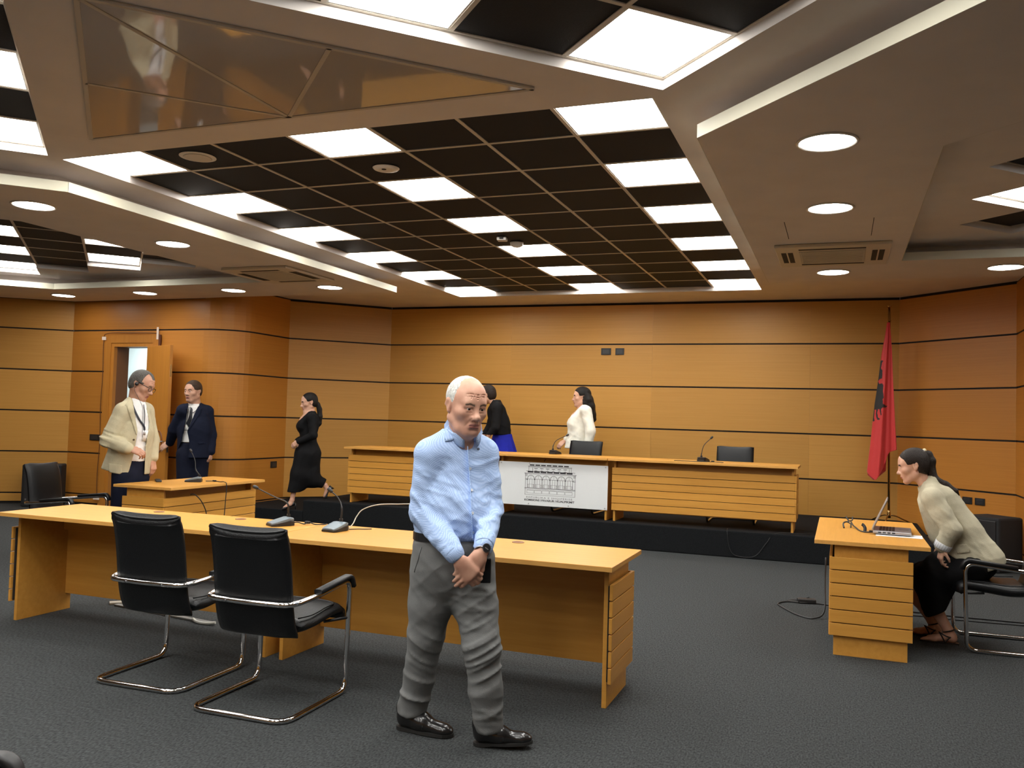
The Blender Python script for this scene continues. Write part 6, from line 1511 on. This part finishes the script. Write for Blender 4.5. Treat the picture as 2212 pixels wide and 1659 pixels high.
# ------------------------------------------------------------------ 5: the woman half hidden behind the man in blue
def person_hidden():
    R = empty('person', (-4.243 * 1.106 + 0.075, 10.485 * 1.106 + 0.03, 1.5 - 1.2 * 1.106), math.radians(22.03), 'woman in black top and royal blue skirt, mostly hidden behind the man in blue', 'person'); R.scale = (1.106,) * 3; FL = 0.115
    H = Frame((-0.135, 0.02, 1.495), (-0.90, 0.35, -0.30), (0, 0, 1), 1.0); sN, sF = (0.0, -0.15, 1.325), (-0.03, 0.16, 1.33); eN, wN = (-0.02, -0.19, 1.08), (-0.14, -0.15, 0.92); eF, wF = (-0.09, 0.2, 1.08), (-0.2, 0.12, 0.92)
    F = Field(axis(-0.30, 0.25, 0.011, [(-0.25, 0.0, 0.007)]), axis(-0.26, 0.27, 0.011), axis(0.0, 1.66, 0.014, [(0.84, 0.95, 0.007), (1.36, 1.63, 0.007)]))
    head(F, H, True); F.put(cap((-0.03, 0.0, 1.36), H.p((0, -0.025, -0.05)), 0.048, 0.045), 0.03); F.put(cap((0.05, 0, 0.95), (-0.02, 0, 1.28), 0.09, 0.08), 0.05); F.put(cap(sN, sF, 0.035), 0.04)
    for s_, e_, w_ in ((sN, eN, wN), (sF, eF, wF)):
        for p in chain([s_, e_, w_], [0.032, 0.027, 0.022]): F.put(p, 0.02)
    for y in (-0.08, 0.09):
        for p in chain([(0.06, y, 0.9), (0.05, y, 0.45), (0.05, y, FL + 0.09), (-0.0, y, FL + 0.05)], [0.06, 0.045, 0.032, 0.022]): F.put(p, 0.02)
    hand(F, wN, (-0.2, 0, -1), (0.2, -0.9, 0), 0.92, -1); hand(F, wF, (-0.3, 0, -1), (0.2, 0.9, 0), 0.92, 1)
    F.mesh('body', [SK_L, LIPF, BROWD], R, head_mats(H), 1); eyes(H, R)
    scalp(H, R, H_DARK, 0.012, 0.050, low=-0.085)
    F = Field(axis(-0.26, 0.26, 0.010), axis(-0.28, 0.28, 0.010), axis(0.86, 1.44, 0.010))
    F.put(cap((0.06, 0, 0.95), (0.03, 0, 1.12), 0.135, 0.135), 0.02); F.put(cap((0.03, 0, 1.12), (-0.01, 0, 1.28), 0.135, 0.125), 0.04); F.put(cap(sN, sF, 0.06), 0.05); F.put(cap((-0.02, 0, 1.40), sN, 0.052, 0.055), 0.05); F.put(cap((-0.02, 0, 1.40), sF, 0.052, 0.055), 0.05)
    for p in chain([sN, eN, lerp(eN, wN, 0.95)], [0.066, 0.055, 0.042]) + chain([sF, eF, lerp(eF, wF, 0.95)], [0.066, 0.055, 0.042]): F.put(p, 0.02)
    F.warp(wrinkle(51, 0.005, 0.09, [(0.4, 0, 0.9)], True), (-1, -1, 0.9), (1, 1, 1.4)); F.clip(lambda X, Y, Z: 0.985 - Z + 0 * X + 0 * Y); F.mesh('top', [BLACKC], R, None, 1)
    F = Field(axis(-0.30, 0.40, 0.012), axis(-0.32, 0.32, 0.012), axis(0.30, 1.02, 0.012))
    F.put(cap((0.08, 0, 0.36), (0.075, 0, 0.98), 0.31, 0.125), 0.02); F.warp(wrinkle(52, 0.02, 0.09, [(1, 0.2, 0), (0.2, 1, 0)], True), (-1, -1, 0.3), (1, 1, 0.9)); F.clip(lambda X, Y, Z: np.maximum(0.42 - Z, Z - 1.0) + 0 * X + 0 * Y); F.mesh('skirt', [ROYAL], R, None, 1)
    for y in (-0.08, 0.09): shoe(R, (0.10, y, FL), (-0.13, y, FL))
person_hidden()

# ------------------------------------------------------------------ 6: the woman in the ivory jacket
def person_ivory():
    R = empty('person', (-3.056, 10.87, 0.30), math.radians(16.07), 'woman with long black hair in ivory jacket walking behind the dais desks', 'person'); k = 1.0
    R.location = (-3.056 * 1.107, 10.612 * 1.107, 1.5 - 1.2 * 1.107); R.scale = (1.107,) * 3; FL = 0.116
    H = Frame((-0.018, 0.0, 1.498), (-0.985, -0.10, -0.04), (0, 0, 1), 1.0); sN, sF = (0.045, -0.155, 1.318), (0.02, 0.155, 1.325); eN, wN = (0.105, -0.205, 1.075), (0.075, -0.20, 0.86); eF, wF = (-0.05, 0.20, 1.08), (-0.215, 0.10, 0.93)
    F = Field(axis(-0.33, 0.20, 0.011, [(-0.30, 0.08, 0.0055)]), axis(-0.26, 0.26, 0.011, [(-0.09, 0.14, 0.006)]), axis(0.0, 1.66, 0.014, [(0.80, 0.96, 0.006), (1.36, 1.63, 0.005)]))
    head(F, H, True, jaw=0.97); F.put(cap((0.01, 0.0, 1.34), H.p((0, -0.025, -0.05)), 0.050, 0.047), 0.03); F.put(cap((0, 0, 0.95), (0.0, 0, 1.28), 0.10, 0.09), 0.05); F.put(ell((-0.085, 0, 1.20), (0.075, 0.10, 0.10)), 0.05); F.put(cap(sN, sF, 0.035), 0.04)
    for s_, e_, w_ in ((sN, eN, wN), (sF, eF, wF)):
        for p in chain([s_, e_, w_], [0.032, 0.027, 0.022]): F.put(p, 0.02)
    for y, dx in ((-0.08, 0.12), (0.09, -0.14)):
        for p in chain([(0.0, y, 0.9), (dx * 0.4, y, 0.45), (dx, y, FL + 0.09), (dx - 0.05, y, FL + 0.05)], [0.06, 0.045, 0.032, 0.022]): F.put(p, 0.02)
    hand(F, wF, (-0.75, -0.05, -0.65), (-0.3, -0.8, 0.3), 0.92, 1, (0.5, 0.55, 0.6, 0.65), 0.4); hand(F, wN, (-0.1, 0, -1), (0.2, -0.9, 0), 0.92, -1)
    F.mesh('body', [SK_L, LIPF, BROWD], R, head_mats(H), 1); eyes(H, R, (0, 1, -0.3))
    scalp(H, R, H_BLACK, 0.013, 0.048, noise_=0.0002, low=-0.07)
    lock(R, [(0.020, 0.0, 1.54), (0.060, -0.01, 1.46), (0.090, -0.01, 1.38), (0.125, -0.01, 1.28), (0.142, -0.01, 1.22), (0.138, -0.01, 1.185)], [0.070, 0.074, 0.068, 0.048, 0.034, 0.012], H_BLACK, (0, 1, 0), 0.85, name='long_hair')
    lock(R, [(0.018, -0.055, 1.50), (0.035, -0.062, 1.42), (0.062, -0.066, 1.35)], [0.032, 0.034, 0.026], H_BLACK, name='long_hair')
    F = Field(axis(-0.28, 0.22, 0.009), axis(-0.28, 0.28, 0.009), axis(0.78, 1.42, 0.009))
    F.put(cap((-0.035, 0, 0.86), (-0.025, 0, 1.05), 0.160, 0.130), 0.03); F.put(cap((-0.025, 0, 1.05), (0.012, 0, 1.26), 0.130, 0.120), 0.05); F.put(ell((-0.105, 0, 1.155), (0.088, 0.125, 0.105)), 0.05); F.put(ell((0.055, 0, 1.22), (0.075, 0.13, 0.13)), 0.05)
    for q in (-1, 1): F.put(cap((0.015, q * 0.070, 1.345), (-0.105, q * 0.065, 1.215), 0.046, 0.050), 0.03)
    F.put(cap(sN, sF, 0.060), 0.05); F.put(cap((0.022, 0, 1.355), sN, 0.045, 0.055), 0.04); F.put(cap((0.022, 0, 1.355), sF, 0.045, 0.055), 0.04); F.put(cap((-0.12, 0, 0.84), (-0.08, 0, 1.05), 0.09, 0.08), 0.05)
    for p in chain([sN, eN, lerp(eN, wN, 0.95)], [0.070, 0.064, 0.054]) + chain([sF, eF, lerp(eF, wF, 0.8)], [0.068, 0.062, 0.052]): F.put(p, 0.022)
    F.warp(wrinkle(61, 0.006, 0.09, [(0.4, 0, 0.9), (0.8, 0, -0.5)], True), (-1, -1, 0.8), (1, 1, 1.4)); g, lo, hi = gate(wrinkle(62, 0.014, 0.06, [(0.5, 0, 0.85)], True), (0.03, -0.2, 1.2), 0.10); F.warp(g, lo, hi)
    F.clip(lambda X, Y, Z: 0.845 - Z + 0 * X + 0 * Y); q = sdpoly([(-0.30, 1.45), (0.0, 1.45), (-0.03, 1.355), (-0.150, 1.225), (-0.30, 1.20)]); F.clip(lambda X, Y, Z: -np.maximum(q(X, Z), np.abs(Y) - 0.012 - 0.24 * np.maximum(0, Z - 1.20)))
    F.mesh('jacket', [IVORY], R, None, 1)
    F = Field(axis(-0.30, 0.26, 0.014), axis(-0.24, 0.24, 0.014), axis(0.05, 0.95, 0.014))
    F.put(cap((-0.01, 0, 0.80), (-0.01, 0, 0.92), 0.14, 0.13), 0.03)
    for y, dx in ((-0.08, 0.12), (0.09, -0.14)):
        for p in chain([(0.0, y, 0.8), (dx * 0.4, y, 0.45), (dx, y, FL + 0.06)], [0.10, 0.08, 0.07]): F.put(p, 0.03)
    F.mesh('trousers', [BLACKC], R, None, 1)
    for y, dx in ((-0.08, 0.12), (0.09, -0.14)): shoe(R, (dx + 0.06, y, FL), (dx - 0.18, y, FL))
person_ivory()

# ------------------------------------------------------------------ 7: the woman leaning over the laptop
def person_lean():
    R = empty('person', (0.80, 7.0, 0), math.radians(-6.52), 'woman with dark ponytail in sand linen blazer and black skirt leaning over the laptop desk', 'person')
    H = Frame((-0.297, -0.01, 1.240), (-0.965, -0.06, -0.24), (-0.1, 0, 1), 1.0)
    sN, sF = (-0.165, -0.160, 1.020), (-0.165, 0.150, 1.025); eN, wN = (-0.040, -0.205, 0.815), (-0.100, -0.185, 0.685); eF, wF = (-0.05, 0.20, 0.80), (-0.12, 0.16, 0.64)
    F = Field(axis(-0.43, 0.30, 0.013, [(-0.425, -0.06, 0.0048), (-0.06, 0.06, 0.007)]), axis(-0.28, 0.24, 0.013, [(-0.235, 0.09, 0.0052)]), axis(0.0, 1.40, 0.014, [(0.0, 0.14, 0.005), (0.52, 0.70, 0.005), (1.10, 1.38, 0.0048)]))
    head(F, H, True, jaw=0.95); F.put(cap((-0.205, 0.0, 1.095), H.p((0, -0.025, -0.05)), 0.050, 0.046), 0.03)
    F.put(cap((-0.13, 0, 1.0), (0.14, 0, 0.56), 0.085, 0.10), 0.05); F.put(cap(sN, sF, 0.035), 0.04)
    for s_, e_, w_ in ((sN, eN, wN), (sF, eF, wF)):
        for p in chain([s_, e_, w_], [0.034, 0.029, 0.024]): F.put(p, 0.02)
    hand(F, (-0.100, -0.185, 0.685), (-0.12, -0.05, -1), (-0.85, -0.45, 0.1), 0.92, -1, (0.45, 0.55, 0.65, 0.7), 0.3); hand(F, wF, (-0.3, 0, -1), (0.3, 0.9, 0), 0.92, 1)
    for y, dx in ((-0.085, 0.0), (0.095, -0.10)):
        for p in chain([(0.12, y, 0.54), (-0.19 + dx * 0.5, y, 0.42), (-0.155 + dx, y, 0.26), (-0.060 + dx, y, 0.10)], [0.080, 0.060, 0.050, 0.031]): F.put(p, 0.03)
        F.put(cap((-0.060 + dx, y, 0.10), (-0.030 + dx, y, 0.040), 0.031, 0.030), 0.02); F.put(cap((-0.035 + dx, y, 0.050), (-0.165 + dx, y - 0.005, 0.026), 0.033, 0.024, (0, 0, 1), 1.05), 0.02); F.put(cap((-0.14 + dx, y - 0.02, 0.024), (-0.18 + dx, y + 0.015, 0.022), 0.018, 0.018), 0.015)
        for q, L in zip((-0.026, -0.010, 0.004, 0.016, 0.028), (0.046, 0.044, 0.038, 0.032, 0.024)): F.put(cap((-0.18 + dx, y + q, 0.022), (-0.188 - L * 0.85 + dx, y + q * 1.1, 0.017), 0.0105 if q < -0.02 else 0.008, 0.0085 if q < -0.02 else 0.0068), 0.005)
    F.mesh('body', [SK_L, LIPF, BROWD], R, head_mats(H), 1); eyes(H, R, (0, 1, -0.5))
    scalp(H, R, H_DARK, 0.010, 0.052, noise_=0.0003, low=-0.055)
    lock(R, [(-0.225, 0, 1.325), (-0.200, 0, 1.325), (-0.182, 0, 1.28), (-0.178, 0, 1.21), (-0.150, -0.01, 1.145), (-0.08, -0.02, 1.115), (-0.02, -0.03, 1.075), (0.005, -0.03, 1.045)], [0.020, 0.030, 0.034, 0.030, 0.027, 0.024, 0.018, 0.006], H_DARK)
    o = empty('scrunchie', (0, 0, 0)); o.parent = R
    for i, (a, r, cc) in enumerate([(0, 0.016, (0.72, 0.60, 0.38)), (1.05, 0.014, (0.62, 0.58, 0.62)), (2.1, 0.016, (0.70, 0.52, 0.30)), (3.14, 0.015, (0.72, 0.66, 0.5)), (4.2, 0.016, (0.72, 0.58, 0.33)), (5.2, 0.014, (0.66, 0.6, 0.6))]):
        bm = bmesh.new(); bmesh.ops.create_icosphere(bm, subdivisions=2, radius=r); bm_obj('ruffle', bm, mat(f'scrunchie_{i}', cc, 0.8, var=0.25, vscale=120), o, True, loc=(-0.237 + 0.012 * math.cos(a), -0.004 + 0.024 * math.sin(a), 1.335 + 0.020 * math.cos(a)))
    # blazer
    F = Field(axis(-0.31, 0.34, 0.0075), axis(-0.30, 0.28, 0.0075), axis(0.48, 1.17, 0.0075))
    ax = nrm((0.53, 0, -0.85)); pr = np.array((0.85, 0, 0.53))
    F.put(cap((-0.115, 0, 0.985), (0.02, 0, 0.78), 0.135, 0.132, pr, 1.0), 0.03); F.put(cap((0.02, 0, 0.78), (0.135, 0, 0.585), 0.132, 0.155), 0.05); F.put(cap((-0.160, 0, 0.95), (-0.085, 0, 0.76), 0.115, 0.11), 0.05); F.put(cap((0.05, 0, 0.64), (0.15, 0, 0.58), 0.15, 0.145), 0.05)
    F.put(cap(sN, sF, 0.062), 0.05); F.put(cap((-0.185, 0, 1.105), sN, 0.048, 0.058), 0.05); F.put(cap((-0.185, 0, 1.105), sF, 0.048, 0.058), 0.05); F.put(cap((-0.215, 0.0, 1.085), (-0.165, 0, 1.145), 0.05, 0.042), 0.03)
    for p in chain([sN, lerp(sN, eN, 0.5), eN, lerp(eN, wN, 0.9)], [0.072, 0.070, 0.066, 0.056]) + chain([sF, eF, lerp(eF, wF, 0.9)], [0.07, 0.064, 0.056]): F.put(p, 0.022)
    F.warp(wrinkle(71, 0.0065, 0.10, [(0.7, 0, 0.7), (-0.3, 0, 0.9)], True), (-1, -1, 0.5), (1, 1, 1.12))
    for c, r, sd_, am in ((eN, 0.10, 3, 0.018), ((-0.11, -0.2, 0.93), 0.09, 4, 0.014), ((0.05, -0.16, 0.62), 0.12, 5, 0.016)):
        g, lo, hi = gate(wrinkle(sd_, am, 0.07, [(0.8, 0, 0.5), (0.5, 0, 0.9)], True), c, r); F.warp(g, lo, hi)
    hem = sdpoly([(-0.45, 1.3), (0.55, 1.3), (0.45, 0.70), (0.275, 0.575), (0.16, 0.525), (0.045, 0.515), (-0.04, 0.585), (-0.120, 0.640), (-0.180, 0.70), (-0.215, 0.80), (-0.275, 1.02), (-0.30, 1.06)]); F.clip(lambda X, Y, Z: hem(X, Z) + 0 * Y)
    F.clip(lambda X, Y, Z: np.where(Z > 1.06, 0.050 - np.sqrt(((X + 0.215) * 0.9 + (Z - 1.10) * 0.5) ** 2 + Y ** 2), -1))
    F.mesh('blazer', [LINEN2], R, None, 1); B = [F.bvh]
    patch('pocket', [(-0.025, 0.705), (0.055, 0.720), (0.075, 0.665), (-0.005, 0.645)], B, LINEN2, R, 0.006, 0.004, 3)
    d = Vector(wN) - Vector(eN); d.normalize(); p = Vector(wN)
    bm = bmesh.new(); sweep(bm, [p - d * 0.040, p - d * 0.036, p + d * 0.004, p + d * 0.008], [0.056, 0.0595, 0.057, 0.052], 24); cf = bm_obj('turned_cuff', bm, STRIPE, R)
    bm = bmesh.new(); up = Vector((0, 1, 0)); n1 = (up - d * up.dot(d)).normalized(); n2 = d.cross(n1)
    for k in range(22):
        a = 2 * PI * k / 22; rd = n1 * math.cos(a) + n2 * math.sin(a); sweep(bm, [p - d * 0.036 + rd * 0.0596, p + d * 0.004 + rd * 0.0572], 0.0012, 4)
    bm_obj('stripe', bm, mat('stripe_grey', (0.30, 0.31, 0.33), 0.7), cf)
    # black top under the blazer, skirt
    F = Field(axis(-0.30, 0.15, 0.010), axis(-0.16, 0.16, 0.010), axis(0.55, 1.10, 0.010)); F.put(cap((-0.150, 0, 0.985), (-0.03, 0, 0.70), 0.098, 0.11), 0.03); F.put(cap((-0.18, 0, 1.04), (-0.15, 0, 0.98), 0.06, 0.09), 0.03); F.mesh('top', [BLACKC], R, None, 1)
    F = Field(axis(-0.36, 0.32, 0.010), axis(-0.24, 0.24, 0.010), axis(0.12, 0.72, 0.010))
    F.put(cap((0.13, 0, 0.575), (-0.06, 0, 0.52), 0.125, 0.130), 0.03); F.put(cap((-0.06, -0.02, 0.52), (-0.195, -0.02, 0.430), 0.130, 0.115), 0.05)
    for y, dx in ((-0.085, 0.0), (0.095, -0.03)): F.put(cap((0.10, y, 0.55), (-0.185 + dx, y, 0.430), 0.110, 0.095), 0.04); F.put(cap((-0.185 + dx, y, 0.430), (-0.135 + dx, y, 0.235), 0.100, 0.090), 0.05)
    F.put(cap((-0.10, 0, 0.48), (-0.10, 0, 0.30), 0.12, 0.10), 0.05); F.warp(wrinkle(73, 0.007, 0.11, [(0.5, 0.3, 0.8), (0.9, 0.2, -0.1)], True), (-1, -1, 0.1), (1, 1, 0.7))
    q = sdpoly([(-0.45, 0.75), (0.4, 0.75), (0.4, 0.46), (0.15, 0.45), (0.02, 0.44), (-0.075, 0.235), (-0.20, 0.165), (-0.25, 0.20), (-0.45, 0.35)]); F.clip(lambda X, Y, Z: q(X, Z) + 0 * Y); F.mesh('skirt', [BLACKC], R, None, 1)
    # sandals
    SND = mat('sandal_black', (0.012, 0.010, 0.010), 0.45)
    for y, dx in ((-0.085, 0.0), (0.095, -0.10)):
        bm = bmesh.new(); prism(bm, [(0.012 + dx, y - 0.024), (-0.07 + dx, y - 0.028), (-0.16 + dx, y - 0.046), (-0.238 + dx, y - 0.036), (-0.225 + dx, y + 0.02), (-0.17 + dx, y + 0.046), (-0.07 + dx, y + 0.032), (0.012 + dx, y + 0.024)], 0.0, 0.011); s_ = bm_obj('sandal', bm, SND, R)
        tube('ankle_strap', [(-0.052 + dx + 0.036 * math.cos(a), y + 0.037 * math.sin(a), 0.094 + 0.012 * math.cos(a)) for a in [2 * PI * k / 20 for k in range(20)]], 0.0045, SND, s_, 6, True)
        tube('strap', spline([(0.005 + dx, y, 0.055), (-0.05 + dx, y - 0.035, 0.052), (-0.105 + dx, y - 0.022, 0.072), (-0.115 + dx, y + 0.0, 0.075)], 5), 0.0045, SND, s_, 6); tube('strap', spline([(-0.112 + dx, y - 0.015, 0.072), (-0.092 + dx, y - 0.036, 0.045), (-0.075 + dx, y - 0.040, 0.010)], 5), 0.0045, SND, s_, 6)
        tube('strap', spline([(-0.040 + dx, y - 0.037, 0.055), (-0.060 + dx, y - 0.039, 0.035), (-0.075 + dx, y - 0.040, 0.010)], 5), 0.0045, SND, s_, 6)
person_lean()
